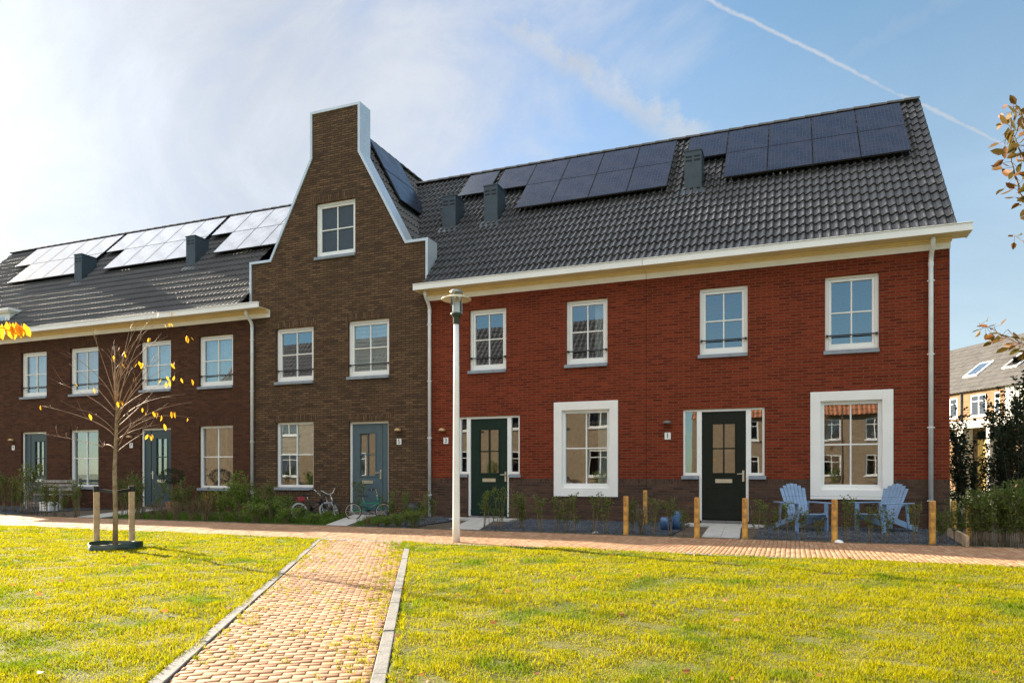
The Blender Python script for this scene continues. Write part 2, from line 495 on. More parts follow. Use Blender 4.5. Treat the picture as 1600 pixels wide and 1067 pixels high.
def lawn_mat():
    m = bpy.data.materials.new('lawn_base'); m.use_nodes = True; t = NT(m.node_tree)
    oz = t.add('ShaderNodeTexCoord').outputs['Object']
    a = t.add('ShaderNodeTexNoise', None, Vector=oz, Scale=1.1, Detail=6.0, Roughness=.6).outputs[0]
    b = t.add('ShaderNodeTexNoise', None, Vector=oz, Scale=18.0, Detail=6.0, Roughness=.7).outputs[0]
    cc = t.mix(t.ramp(a, .35, .65, 0, 1), (.13, .125, .010), (.085, .10, .010))
    cc = t.mix(t.ramp(b, .42, .66, 0, .8), cc, (.11, .085, .035))
    bp = t.add('ShaderNodeBump', None, Strength=.8, Distance=.03, Height=b)
    p = t.add('ShaderNodeBsdfPrincipled', None, Base_Color=cc, Roughness=.95, Normal=bp.outputs[0])
    t.add('ShaderNodeOutputMaterial', None, Surface=p.outputs[0]); return m


LAWN = lawn_mat()
lawn_sheet('lawn', -60, 0, -1); lawn_sheet('lawn', 0, 30, 1)

# grass blades -----------------------------------------------------
def grass_mat():
    m = bpy.data.materials.new('grass_blade'); m.use_nodes = True; t = NT(m.node_tree)
    g = t.add('ShaderNodeNewGeometry'); oz = t.add('ShaderNodeTexCoord').outputs['Object']
    a = t.add('ShaderNodeTexNoise', None, Vector=oz, Scale=1.0, Detail=5.0, Roughness=.65).outputs[0]
    c = t.mix(g.outputs['Random Per Island'], (.41, .335, .003), (.24, .27, .003))
    c = t.mix(t.ramp(a, .50, .66, 0, .85), c, (.10, .19, .006))
    a2 = t.add('ShaderNodeTexNoise', None, Vector=oz, Scale=5.5, Detail=4.0, Roughness=.7).outputs[0]
    c = t.mix(t.ramp(a2, .54, .70, 0, .75), c, (.085, .145, .006))
    c = t.mix(t.ramp(a2, .30, .40, .6, 0), c, (.30, .20, .035))
    hs = t.add('ShaderNodeTexNoise', None, Vector=oz, Scale=60.0, Detail=1.0).outputs[0]
    c = t.mix(t.ramp(hs, .62, .72, 0, .6), c, (.48, .36, .12))
    p = t.add('ShaderNodeBsdfPrincipled', None, Base_Color=c, Roughness=.8); p.inputs['Specular IOR Level'].default_value = .04
    tr = t.add('ShaderNodeBsdfTranslucent', None, Color=c)
    mx = t.add('ShaderNodeMixShader', None, i0=.55, i1=p.outputs[0], i2=tr.outputs[0])
    t.add('ShaderNodeOutputMaterial', None, Surface=mx.outputs[0]); return m


GRASS = grass_mat()


def blades(P, H, rng, wid=.0035, lean=.6):
    N = len(P); a = rng.uniform(0, 2 * np.pi, N); ln = rng.uniform(.1, lean, N) * H
    d = np.stack([np.cos(a), np.sin(a), np.zeros(N)], 1); b2 = a + rng.uniform(-1, 1, N) + np.pi / 2
    s_ = np.stack([np.cos(b2), np.sin(b2), np.zeros(N)], 1) * (wid * rng.uniform(.7, 1.4, N))[:, None]
    up = np.array([0, 0, 1.0])
    v0, v1 = P - s_, P + s_
    mid = P + d * (ln * .35)[:, None] + up * (H * .55)[:, None]
    v2, v3 = mid + s_ * .8, mid - s_ * .8
    tip = P + d * ln[:, None] + up * H[:, None] * .95
    V = np.stack([v0, v1, v2, v3, tip, tip], 1)[:, :5].reshape(-1, 3)
    base = (np.arange(N) * 5)[:, None]
    f = np.concatenate([base + np.array([0, 1, 2]), base + np.array([0, 2, 3]), base + np.array([3, 2, 4])], 1).reshape(-1, 3)
    return V, f


rng = np.random.default_rng(3)
def lawn_points():
    out = []
    N = 1500000
    # sample in camera space: lateral a in (-.85,.85) * zc, zc in 2.9..10.5
    zc = 2.6 + (15.5 - 2.6) * rng.uniform(0, 1, N) ** 1.15
    a = rng.uniform(-.84, .84, N); xc = a * zc
    X = cT * xc - sT * zc; Y = -CD + sT * xc + cT * zc
    N2 = 420000; z2 = 1.2 + 14.3 * rng.uniform(0, 1, N2); a2 = rng.uniform(.84, 1.9, N2) * np.where(rng.uniform(0, 1, N2) < .5, -1, 1); x2 = a2 * z2
    near = rng.uniform(0, 1, N2) < .12; a2[near] = rng.uniform(-.84, .84, near.sum()); z2[near] = rng.uniform(.6, 2.7, near.sum()); x2 = a2 * z2
    X = np.concatenate([X, cT * x2 - sT * z2]); Y = np.concatenate([Y, -CD + sT * x2 + cT * z2]); zc = np.concatenate([zc, z2]); N += N2
    keep = rng.uniform(0, 1, N) < np.where(zc < 5, 1.0, .9) * .48
    X, Y, zc = X[keep], Y[keep], zc[keep]
    xl, xr = left_x(Y), right_x(Y)
    ok = (Y < YK - .03) & ((X < xl - .01) | (X > xr + .01))
    sp = noise2(X * 7.1 + 2, Y * 6.3) * .6 + noise2(X * 2.9, Y * 3.7 + 1) * .6
    thin = ((sp < -.80) & (rng.uniform(0, 1, len(X)) < .75)) | ((X > xr) & (X < xr + .10) & (rng.uniform(0, 1, len(X)) < .6)) | ((X < xl) & (X > xl - .10) & (rng.uniform(0, 1, len(X)) < .5))
    nn = noise2(X * 2.2 + 5, Y * 2.0)
    bare = (nn > .92) & (rng.uniform(0, 1, len(X)) < .6)
    ok &= ~thin & ~bare
    return X[ok], Y[ok], zc[ok]
gx, gy, gz = lawn_points()
clump = .5 + .5 * noise2(gx * 3.1, gy * 2.7)
H = (.016 + .016 * np.clip(clump, 0, 1) + .004 * (gz > 5)) * rng.uniform(.6, 1.3, len(gx))
P = np.stack([gx, gy, lawn_h(gx, gy) - .004], 1)
V, f = blades(P, H, rng, wid=1.0, lean=.9)
# widen blades with distance so they still read
V = V.reshape(-1, 5, 3); ctr = P[:, None, :]
base_half = (V[:, 1] - V[:, 0]) / 2
wsc = (.0009 + .00036 * gz)[:, None]
bh = base_half / np.linalg.norm(base_half, axis=1)[:, None] * wsc
mid = (V[:, 2] + V[:, 3]) / 2
V[:, 0] = P - bh; V[:, 1] = P + bh; V[:, 2] = mid + bh * .8; V[:, 3] = mid - bh * .8
struct(mobj('lawn_grass', raw_mesh('lawn_grass', V.reshape(-1, 3), f), GRASS), 'stuff')

# pavers -----------------------------------------------------------
def paver_mat(name, c1, c2, c3):
    m = bpy.data.materials.new(name); m.use_nodes = True; t = NT(m.node_tree)
    g = t.add('ShaderNodeNewGeometry'); oz = t.add('ShaderNodeTexCoord').outputs['Object']
    r = g.outputs['Random Per Island']
    c = t.mix(r, c1, c2)
    c = t.mix(t.ramp(t.math('FRACT', t.math('MULTIPLY', r, 17.3)), .6, .9, 0, 1), c, c3)
    n = t.add('ShaderNodeTexNoise', None, Vector=oz, Scale=45.0, Detail=5.0, Roughness=.7).outputs[0]
    c = t.mix(t.ramp(n, .4, .75, 0, .45), c, tuple(k * .5 for k in c2))
    n3 = t.add('ShaderNodeTexNoise', None, Vector=oz, Scale=.8, Detail=5.0, Roughness=.7).outputs[0]
    c = t.mix(t.ramp(n3, .45, .7, 0, .4), c, tuple(k * .55 for k in c1))
    b = t.add('ShaderNodeBump', None, Strength=.5, Distance=.004, Height=n)
    p = t.add('ShaderNodeBsdfPrincipled', None, Base_Color=c, Roughness=.8, Normal=b.outputs[0])
    t.add('ShaderNodeOutputMaterial', None, Surface=p.outputs[0]); return m


PAVE = paver_mat('clay_paver', (.39, .215, .11), (.31, .155, .075), (.43, .26, .145))
JOINT = mat('joint_sand', (.13, .095, .065), .95, var=.2, nscale=20)


def pavers(name, O, U, Vv, nu, nv, lu, lv, stag, inside, gap=.006, jit=.0025):
    """bricks: length lu along U, lv along V, row k shifted by half"""
    vs = []; fs = []; b = 0
    O, U, Vv = Vector(O), Vector(U), Vector(Vv)
    for j in range(nv):
        for i in range(-1, nu + 1):
            cu = (i + .5 + (.5 if (j % 2 and stag) else 0)) * lu; cv = (j + .5) * lv
            c = O + U * cu + Vv * cv
            cl = inside(c, cu, cv)
            if not cl: continue
            hu0, hu1 = cl if isinstance(cl, tuple) else (-lu / 2, lu / 2)
            if hu1 - hu0 < .02: continue
            hu0 += gap / 2; hu1 -= gap / 2; hv = lv / 2 - gap / 2
            a = rnd.uniform(-.012, .012); z = rnd.uniform(-jit, jit); tz = rnd.uniform(-.0012, .0012); tu = rnd.uniform(-.002, .002)
            ua = U * math.cos(a) + Vv * math.sin(a); va = Vv * math.cos(a) - U * math.sin(a)
            ch = .003
            for (e, zz) in ((0, -.03), (0, z - ch), (ch, z)):
                for (s1, s2) in ((0, -1), (1, -1), (1, 1), (0, 1)):
                    uu = (hu1 - e) if s1 else (hu0 + e); vv = s2 * (hv - e)
                    p = c + ua * uu + va * vv
                    vs.append((p.x, p.y, .014 + zz + (tz * s2 + tu * (1 if s1 else -1) if zz > -.02 else 0)))
            for L in (0, 4):
                for k in range(4):
                    fs.append((b + L + k, b + L + (k + 1) % 4, b + L + 4 + (k + 1) % 4, b + L + 4 + k))
            fs.append((b + 8, b + 9, b + 10, b + 11)); b += 12
    return struct(mobj(name, raw_mesh(name, vs, fs), PAVE))


prow, bl = .060, .118
OP = path_pt(-1, YK + .9)
def in_path(c, cu, cv):
    if c.y > YK - .07: return False
    a = (left_x(c.y) - c.x) * PN.x + KW; b = (right_x(c.y) - c.x) * PN.x - KW
    lo, hi = max(-bl / 2, a), min(bl / 2, b)
    return (lo, hi) if hi - lo > .02 else False
pavers('path', OP - PN * 1.6, PN, PD, 40, 180, bl, prow, True, in_path, gap=.007, jit=.002)
# pavement strip between gardens and lawn: bricks with long side towards the houses
PX0, PX1 = -38.0, 10.0
pw = YG - YK - .14
def in_strip(c, cu, cv):
    return (max(-.104, -cu), min(.104, pw - cu)) if -.1 < cu < pw + .1 else False
pavers('pavement', (PX0, YK + .10, 0), (0, 1, 0), (1, 0, 0), int(pw / .208) + 1, int((PX1 - PX0) / .062), .208, .062, True, in_strip, gap=.004, jit=.0015)
m = MB(); m.quad((PX0, YK, -.012), (PX1, YK, -.012), (PX1, YG, -.012), (PX0, YG, -.012))
q = [path_pt(-1, YK, .05), path_pt(-1, -18), path_pt(1, -18), path_pt(1, YK, .05)]
m.quad(*[(p.x, p.y, -.008) for p in reversed(q)])
struct(m.build('paving_bed', JOINT))
# kerbs
kerb = MB()
x = PX0
while x < PX1:
    kerb.box(x, x + .994, YK - .06, YK + .055, -.1, .016 + rnd.uniform(-.003, .003)); x += 1.0
k = kerb.build('kerb', CONC); bevel(k, .006); struct(k)
kerb = MB()
for side, DD_, top, a0 in ((-1, DL, .022, .05), (1, DR, .030, .12)):
    a = a0
    while a < 12:
        dz = rnd.uniform(-.004, .004)
        c0 = path_pt(side, YK - .07, KW / 2) + DD_ * (a + .5); nn_ = Vector((-DD_.y, DD_.x, 0))
        kerb.obox((c0.x, c0.y, (top + dz - .1) / 2), DD_ * .496, nn_ * (KW / 2 - .004), (0, 0, (top + dz + .1) / 2)); a += 1.0
k = kerb.build('kerb', CONC); bevel(k, .006); struct(k)
m = MB(); x = PX0
while x < PX1:
    m.box(x, x + .994, YG - .045, YG + .01, -.1, .022 + rnd.uniform(-.003, .003)); x += 1.0
struct(m.build('kerb', mat('edging', (.15, .12, .09), .9, var=.2)))

# gardens ground
m = MB(); m.quad((-46, YG, -.004), (16, YG, -.004), (16, 12, -.004), (-46, 12, -.004))
struct(m.build('garden_soil', soil))
GRAV = mat('gravel_bed', (.085, .095, .115), .9, var=.4, nscale=70, bump=1.0, bscale=70)
GRST = leaf_mat('gravel_stone', (.15, .17, .20), (.05, .058, .072), 0.0, .75)
m = MB()
beds = [(-8.1, -7.0), (-5.6, -1.9), (-.55, 2.45), (-24.3, -19.0)]
for a, b in beds: m.quad((a, YG + .12, .012), (b, YG + .12, .012), (b, 0, .012), (a, 0, .012))
struct(m.build('gravel', GRAV))
rg = np.random.default_rng(11)
Ps = []
for a, b in beds:
    n = int((b - a) * 3.3 * (900 if a > -10 else 350)); Ps.append(np.stack([rg.uniform(a, b, n), rg.uniform(YG + .1, -.02, n), rg.uniform(.012, .024, n)], 1))
Ps = np.concatenate(Ps); N = len(Ps)
octv = np.array([(1, 0, 0), (-1, 0, 0), (0, 1, 0), (0, -1, 0), (0, 0, .8), (0, 0, -.8)], float)
S = rg.uniform(.006, .016, (N, 1, 1)) * rg.uniform(.6, 1.3, (N, 6, 1))
ang = rg.uniform(0, 6.28, N); ca, sa = np.cos(ang), np.sin(ang)
O = np.stack([octv[None, :, 0] * ca[:, None] - octv[None, :, 1] * sa[:, None], octv[None, :, 0] * sa[:, None] + octv[None, :, 1] * ca[:, None], np.repeat(octv[None, :, 2], N, 0)], -1)
V = (Ps[:, None, :] + O * S).reshape(-1, 3)
of = np.array([(0, 2, 4), (2, 1, 4), (1, 3, 4), (3, 0, 4), (2, 0, 5), (1, 2, 5), (3, 1, 5), (0, 3, 5)])
f = (np.arange(N)[:, None, None] * 6 + of[None]).reshape(-1, 3)
struct(mobj('gravel_stones', raw_mesh('gravel_stones', V, f), GRST), 'stuff')


def slab_path(quads, name='garden_path'):
    m = MB()
    for q in quads:
        P_ = [Vector((*p, 0)) for p in q]
        cc = sum(P_, Vector()) / 4
        P_ = [cc + (p - cc) * .985 for p in P_]
        m.add([(p.x, p.y, -.02) for p in P_] + [(p.x, p.y, .032) for p in P_],
              [(4, 5, 6, 7), (0, 1, 5, 4), (1, 2, 6, 5), (2, 3, 7, 6), (3, 0, 4, 7)])
    o = m.build(name, SLAB); bevel(o, .004); return struct(o)


def strip(x0b, x1b, x0t, x1t, y0, y1, nr, nc, top=None):
    qs = []
    for r in range(nr):
        ta, tb = r / nr, (r + 1) / nr
        for c in range(nc):
            f0, f1 = c / nc, (c + 1) / nc
            L = lambda t, f_: ((x0b + (x0t - x0b) * t) * (1 - f_) + (x1b + (x1t - x1b) * t) * f_, y0 + (y1 - y0) * t)
            qs.append([L(ta, f0), L(ta, f1), L(tb, f1), L(tb, f0)])
    return qs
slab_path(strip(-1.36, -.76, -1.50, -.90, YG + .02, -.75, 4, 2) + strip(-2.0, -.45, -2.0, -.45, -.73, -.12, 1, 3))
slab_path(strip(-5.95, -5.35, -6.75, -6.15, YG + .02, -.8, 4, 2) + strip(-7.3, -5.8, -7.3, -5.8, -.78, -.15, 1, 3))
slab_path(strip(-8.75, -8.25, -10.3, -9.6, YG + .02, -.15, 6, 1))
slab_path(strip(-15.9, -15.1, -17.8, -16.9, YG + .02, -.15, 6, 2))

# ------------------------------------------------------------------ houses
def wall_mesh(mb, poly, holes, y=0.0, depth=.12, flip=False):
    """front face in plane y with holes (x0,x1,z0,z1) and reveals going back by depth"""
    loops = [[Vector((x, z, 0)) for x, z in poly]]
    for h in holes:
        x0, x1, z0, z1 = h
        loops.append([Vector(p) for p in ((x0, z0, 0), (x0, z1, 0), (x1, z1, 0), (x1, z0, 0))])
    tris = tessellate_polygon(loops); flat = [p for l in loops for p in l]
    fs = []
    for t_ in tris:
        a, b, c = (flat[i] for i in t_)
        n_ = (b.x - a.x) * (c.y - a.y) - (b.y - a.y) * (c.x - a.x)
        fs.append(tuple(t_) if n_ > 0 else tuple(reversed(t_)))
    mb.add([(p.x, y, p.y) for p in flat], fs)
    for x0, x1, z0, z1 in holes:
        y2 = y + depth
        mb.quad((x0, y, z0), (x0, y, z1), (x0, y2, z1), (x0, y2, z0))
        mb.quad((x1, y, z1), (x1, y, z0), (x1, y2, z0), (x1, y2, z1))
        mb.quad((x0, y, z1), (x1, y, z1), (x1, y2, z1), (x0, y2, z1))
        mb.quad((x1, y, z0), (x0, y, z0), (x0, y2, z0), (x1, y2, z0))


def frame_ring(mb, x0, x1, z0, z1, w, y0, y1, wb=None, wt=None):
    wb = w if wb is None else wb; wt = w if wt is None else wt
    mb.box(x0, x0 + w, y0, y1, z0, z1); mb.box(x1 - w, x1, y0, y1, z0, z1)
    mb.box(x0 + w, x1 - w, y0, y1, z1 - wt, z1); mb.box(x0 + w, x1 - w, y0, y1, z0, z0 + wb)


def window(house, org, x0, x1, z0, z1, sash=True, bar=False, surround=False, inside=None, label=None, rec=.07, sill=True, nx=2, nz=2):
    """x0..x1,z0..z1 = opening (or outer edge of the surround)"""
    f = MB()
    root = None
    if surround:
        frame_ring(f, x0, x1, z0, z1, .19, -.035, .02)
        x0 += .19; x1 -= .19; z0 += .19; z1 -= .19
        frame_ring(f, x0 - .002, x1 + .002, z0 - .002, z1 + .002, .035, .021, .10, wb=.07)
        x0 += .033; x1 -= .033; z0 += .068; z1 -= .033; fy = .035
        fr_w = .035
    else:
        fy = rec; fr_w = .065
    frame_ring(f, x0, x1, z0, z1, fr_w, fy, fy + .08)
    ix0, ix1, iz0, iz1 = x0 + fr_w, x1 - fr_w, z0 + fr_w, z1 - fr_w
    if sash:
        frame_ring(f, ix0 + .003, ix1 - .003, iz0 + .003, iz1 - .003, .05, fy + .022, fy + .075, wb=.075)
        ix0 += .052; ix1 -= .052; iz0 += .077; iz1 -= .052; my = fy + .035
    else: my = fy + .03
    for i in range(1, nx):
        cx = ix0 + (ix1 - ix0) * i / nx; f.box(cx - .014, cx + .014, my, my + .05, iz0, iz1)
    for i in range(1, nz):
        cz = iz0 + (iz1 - iz0) * i / nz + (.0 if not surround else .0)
        for j in range(nx):
            a = ix0 + (ix1 - ix0) * j / nx + (.014 if j else 0); b = ix0 + (ix1 - ix0) * (j + 1) / nx - (.014 if j < nx - 1 else 0)
            f.box(a, b, my + .002, my + .048, cz - .014, cz + .014)
    fo = bevel(f.build('window', WHITE, house, org), .004, 1)
    if label: fo['label'] = label
    g = MB(); g.quad((ix0 - .01, my + .03, iz0 - .01), (ix1 + .01, my + .03, iz0 - .01), (ix1 + .01, my + .03, iz1 + .01), (ix0 - .01, my + .03, iz1 + .01))
    g.build('pane', GLASS, fo, org)
    if sill and not surround:
        s = MB(); s.box(x0 - .03, x1 + .0, -.05, fy - .002, z0 - .075, z0 - .002); bevel(s.build('sill', SILL, fo, org), .004, 1)
    if bar:
        b = MB(); zb = iz0 + .16; b.tube([(x0 + .03, fy - .03, zb), (x1 - .03, fy - .03, zb)], .014, 8)
        for xx in (x0 + .04, x1 - .04): b.box(xx - .02, xx + .02, fy - .045, fy + .01, zb - .022, zb + .022)
        b.build('safety_bar', BLACK, fo, org)
    W_ = x1 - x0
    if inside in ('blind', 'halfblind'):
        b = MB(); yb = my + .055; zt = iz1 + .02; zb = iz0 - .02 if inside == 'blind' else (iz0 + iz1) / 2 - .0
        n_ = int((zt - zb) / .055)
        for i in range(n_):
            za = zt - (zt - zb) * i / n_; zc_ = zt - (zt - zb) * (i + 1) / n_; zm = (za + zc_) / 2
            b.quad((ix0 - .03, yb, zc_), (ix1 + .03, yb, zc_), (ix1 + .03, yb + (.016 if i % 2 else .03), za), (ix0 - .03, yb + (.016 if i % 2 else .03), za))
        b.build('blind', BLIND, fo, org)
    if inside in ('curtain', 'side', 'net', 'brown', 'film'):
        b = MB(); yb = my + .16
        spans = {'curtain': [(ix0 - .05, ix0 + W_ * .28), (ix1 - W_ * .28, ix1 + .05)], 'side': [(ix1 - W_ * .25, ix1 + .05)],
                 'net': [(ix0 - .05, ix1 + .05)], 'brown': [(ix0 - .05, ix0 + W_ * .6)], 'film': [(ix0 - .05, ix1 + .05)]}[inside]
        zt = (iz0 + iz1) / 2 if inside == 'film' else iz1 + .05
        for a, c_ in spans:
            n_ = max(6, int((c_ - a) / .02)); pts = []
            for i in range(n_ + 1):
                x = a + (c_ - a) * i / n_; pts.append((x, yb + .02 * math.sin(i * 1.35 + a * 7)))
            for i in range(n_):
                (xa, ya), (xb, yb_) = pts[i], pts[i + 1]
                b.quad((xa, ya, iz0 - .05), (xb, yb_, iz0 - .05), (xb, yb_, zt), (xa, ya, zt))
        b.build('curtain', BROWNC if inside == 'brown' else CURTAIN, fo, org, smooth=True)
    return fo


def door(house, org, x0, x1, z0, z1, matl, leaf=None, hinge='l', glass_z=(1.03, 2.12), fy=.06, framew=.055, rows=2, label=None):
    """x0..x1 outer frame; leaf = (lx0,lx1) leaf span, the rest being a fixed panel"""
    f = MB()
    f.box(x0, x0 + framew, fy, fy + .1, z0, z1); f.box(x1 - framew, x1, fy, fy + .1, z0, z1); f.box(x0 + framew, x1 - framew, fy, fy + .1, z1 - framew, z1)
    fo = bevel(f.build('door_frame', WHITE, house, org), .004, 1)
    lx0, lx1 = leaf or (x0 + framew, x1 - framew)
    d = MB(); yd = fy + .03
    if leaf:
        if lx0 > x0 + framew + .02: d.box(x0 + framew, lx0 - .012, yd - .008, yd + .05, z0 + .02, z1 - framew)
        if lx1 < x1 - framew - .02: d.box(lx1 + .012, x1 - framew, yd - .008, yd + .05, z0 + .02, z1 - framew)
    w_ = lx1 - lx0; gx0, gx1 = lx0 + w_ * .25, lx1 - w_ * .25
    gz0, gz1 = glass_z
    a, b, c_, e = lx0 + .004, lx1 - .004, z0 + .03, z1 - framew - .006
    d.box(a, gx0, yd, yd + .05, c_, e); d.box(gx1, b, yd, yd + .05, c_, e)
    d.box(gx0, gx1, yd, yd + .05, gz1, e); d.box(gx0, gx1, yd, yd + .05, c_, gz0)
    frame_ring(d, gx0 - .035, gx1 + .035, gz0 - .035, gz1 + .035, .03, yd - .014, yd - .001)
    cx = (gx0 + gx1) / 2; d.box(cx - .014, cx + .014, yd - .004, yd + .045, gz0, gz1)
    cz = (gz0 + gz1) / 2
    d.box(gx0, cx - .014, yd - .002, yd + .043, cz - .014, cz + .014); d.box(cx + .014, gx1, yd - .002, yd + .043, cz - .014, cz + .014)
    # panel moulding and kick plate
    frame_ring(d, a + .09, b - .09, c_ + .22, gz0 - .30, .012, yd - .006, yd - .0005)
    d.box(a, b, yd - .022, yd - .0008, c_, c_ + .13)
    do = bevel(d.build('door', matl, house, org), .003, 1)
    if label: do['label'] = label
    g = MB(); g.quad((gx0, yd + .03, gz0), (gx1, yd + .03, gz0), (gx1, yd + .03, gz1), (gx0, yd + .03, gz1)); g.build('pane', GLASS, do, org)
    hx = (lx1 - .055) if hinge == 'l' else (lx0 + .055); s_ = -1 if hinge == 'l' else 1
    h = MB(); h.box(hx - .02, hx + .02, yd - .012, yd - .001, z0 + .83, z0 + 1.06)
    h.tube([(hx, yd - .01, z0 + .99), (hx, yd - .06, z0 + .99), (hx + s_ * .12, yd - .06, z0 + .985)], .011, 8)
    h.build('handle', STEEL, do, org)
    l_ = MB(); lcx = (lx0 + lx1) / 2; lz = gz0 - .17
    frame_ring(l_, lcx - .17, lcx + .17, lz - .04, lz + .04, .012, yd - .014, yd - .001); l_.box(lcx - .158, lcx + .158, yd - .010, yd - .002, lz - .028, lz + .028)
    l_.build('letterbox', STEEL, do, org)
    t_ = MB(); t_.box(x0 + framew, x1 - framew, -.06, fy + .1, z0 - .07, z0 + .01); t_.build('threshold', CONC, fo, org)
    return do


def lamp_and_number(house, org, lx, lz, nx_, nz_, txt, lit=True):
    m_ = MB(); m_.lathe([(.001, .055), (.06, .055), (.085, .03), (.09, 0), (.075, -.004), (.001, .01)], (lx, -.075, lz), 20)
    m_.box(lx - .05, lx + .05, -.03, -.001, lz - .01, lz + .05)
    m_.build('wall_lamp', LAMPGLOW if lit else GREYM, house, org, smooth=False)
    m_ = MB(); m_.box(nx_ - .065, nx_ + .065, -.014, -.001, nz_ - .075, nz_ + .075)
    pl = bevel(m_.build('house_number', ENAMEL, house, org), .005, 2)
    cu = bpy.data.curves.new('digit', 'FONT'); cu.body = txt; cu.size = .15; cu.align_x = 'CENTER'; cu.align_y = 'CENTER'; cu.extrude = .001
    cu.offset = 0.0
    cu.materials.append(BLACK)
    tmp = bpy.data.objects.new('digit', cu); C.objects.link(tmp); bpy.context.view_layer.update()
    dme = bpy.data.meshes.new_from_object(tmp.evaluated_get(bpy.context.evaluated_depsgraph_get())); bpy.data.objects.remove(tmp)
    if not dme.materials: dme.materials.append(BLACK)
    o = bpy.data.objects.new('digit', dme); C.objects.link(o); o.parent = pl
    o.location = (nx_ - org[0], -.0165 - org[1], nz_ - org[2]); o.rotation_euler = (R(90), 0, 0)


TPH = [0, .22, .36, .50, .64, .74, .82, .92, 1.0]; THH = [0, .004, .016, .031, .042, .044, .036, .012, 0]


def tile_roof(mb, x0f, x1f, Y0, Z0, Y1, Z1, rows=18, per=.15, amp=.024, lift=.03, sm=10, drop=.10):
    """wavy pantile surface along x, from eave (Y0,Z0) to ridge (Y1,Z1); x0f/x1f(row fraction)->x limits"""
    D_ = Vector((0, Y1 - Y0, Z1 - Z0)); L = D_.length; D_.normalize(); Nn = Vector((0, -D_.z, D_.y))
    if Nn.z < 0: Nn = -Nn
    for r in range(rows):
        t0, t1 = r / rows, (r + 1) / rows
        xa, xb = x0f(t0, t1), x1f(t0, t1)
        i0, i1 = math.floor(xa / per * sm), math.ceil(xb / per * sm)
        xs = [min(max(i * per / sm, xa), xb) for i in range(i0, i1 + 1)]
        n = len(xs)
        if n < 2: continue
        P0, P1 = Vector((0, Y0, Z0)) + D_ * L * t0, Vector((0, Y0, Z0)) + D_ * (L * t1 + .02)
        vs = []
        for lvl in range(4):
            for x in xs:
                ph = (x / per) % 1.0
                hgt_ = amp / .021 * (float(np.interp(ph, TPH, THH)) - .018)
                cell = math.floor(x / (per * 2)); jz = .0016 * math.sin(cell * 12.9898 + r * 78.233)
                if lvl == 0: p = P0 + Nn * (hgt_ - .012)
                elif lvl == 1: p = P0 + Nn * (hgt_ + lift + jz)
                elif lvl == 2: p = P0 + D_ * .012 + Nn * (hgt_ + lift + .004 + jz)
                else: p = P1 + Nn * (hgt_ + jz * .3)
                vs.append((x, p.y, p.z))
        fs = [(l * n + i, l * n + i + 1, (l + 1) * n + i + 1, (l + 1) * n + i) for l in range(3) for i in range(n - 1)]
        mb.add(vs, fs)


EY, EZ, RY, RZ = -.36, 5.60, 3.62, 9.82      # eave and ridge lines of the long roofs
KR = (RZ - EZ) / (RY - EY)
GXR, GZR, GK = -10.80, 10.18, 1.82           # ridge of the gable house's roof


def main_roof(house, org, x0, x1, left=None, right=None, verge_l=False, verge_r=False, ridge_off=0.0):
    mb = MB()
    x0f = left or (lambda a, b: x0); x1f = right or (lambda a, b: x1)
    tile_roof(mb, x0f, x1f, EY, EZ, RY, RZ)
    ro = mb.build('roof', ROOF, house, org, smooth=True)
    md = ro.modifiers.new('e', 'EDGE_SPLIT'); md.split_angle = R(35)
    xa, xb = x0f(.9, 1), x1f(.9, 1)
    m_ = MB(); m_.quad((xb, RY, RZ), (xa, RY, RZ), (xa, RY * 2 - EY, EZ), (xb, RY * 2 - EY, EZ)); m_.build('back_roof', ROOF, house, org)
    rg_ = MB(); x = xa
    while x < xb - .05:
        e = min(x + .36, xb)
        pr = []
        for k in range(7):
            a = math.pi * k / 6; pr.append((math.cos(a) * .11, math.sin(a) * .085))
        n_ = len(pr)
        rg_.add([(x, RY + p, RZ + .02 + q_) for p, q_ in pr] + [(e + .02, RY + p * .92, RZ + .012 + q_ * .92) for p, q_ in pr],
                [(i, i + 1, i + 1 + n_, i + n_) for i in range(n_ - 1)] + [tuple(range(n_))])
        x = e
    rg_.build('ridge_tiles', ROOF, ro, org, smooth=False)
    if verge_r or verge_l:
        v_ = MB(); xx = x1 if verge_r else x0; s_ = 1 if verge_r else -1; rows = 18
        for sgn in (1, -1):
            for r in range(rows):
                ya, za = EY + (RY - EY) * r / rows, EZ + (RZ - EZ) * r / rows
                yb, zb = EY + (RY - EY) * (r + 1) / rows, EZ + (RZ - EZ) * (r + 1) / rows
                if sgn < 0: ya, yb = 2 * RY - ya, 2 * RY - yb
                v_.add([(xx - .03, ya, za - .12), (xx + .025 * s_, ya, za - .12), (xx + .025 * s_, ya, za + .06), (xx - .03, ya, za + .075),
                        (xx - .03, yb, zb - .12), (xx + .025 * s_, yb, zb - .12), (xx + .025 * s_, yb, zb + .03), (xx - .03, yb, zb + .045)],
                       [(0, 1, 2, 3), (1, 5, 6, 2), (3, 2, 6, 7), (4, 7, 6, 5)])
        v_.build('verge_tiles', ROOF, ro, org)
    return ro


def roof_pt(x, Y, off): # point on roof plane raised by off along normal
    n_ = Vector((0, -KR, 1)).normalized(); return Vector((x, Y, EZ + KR * (Y - EY))) + n_ * off


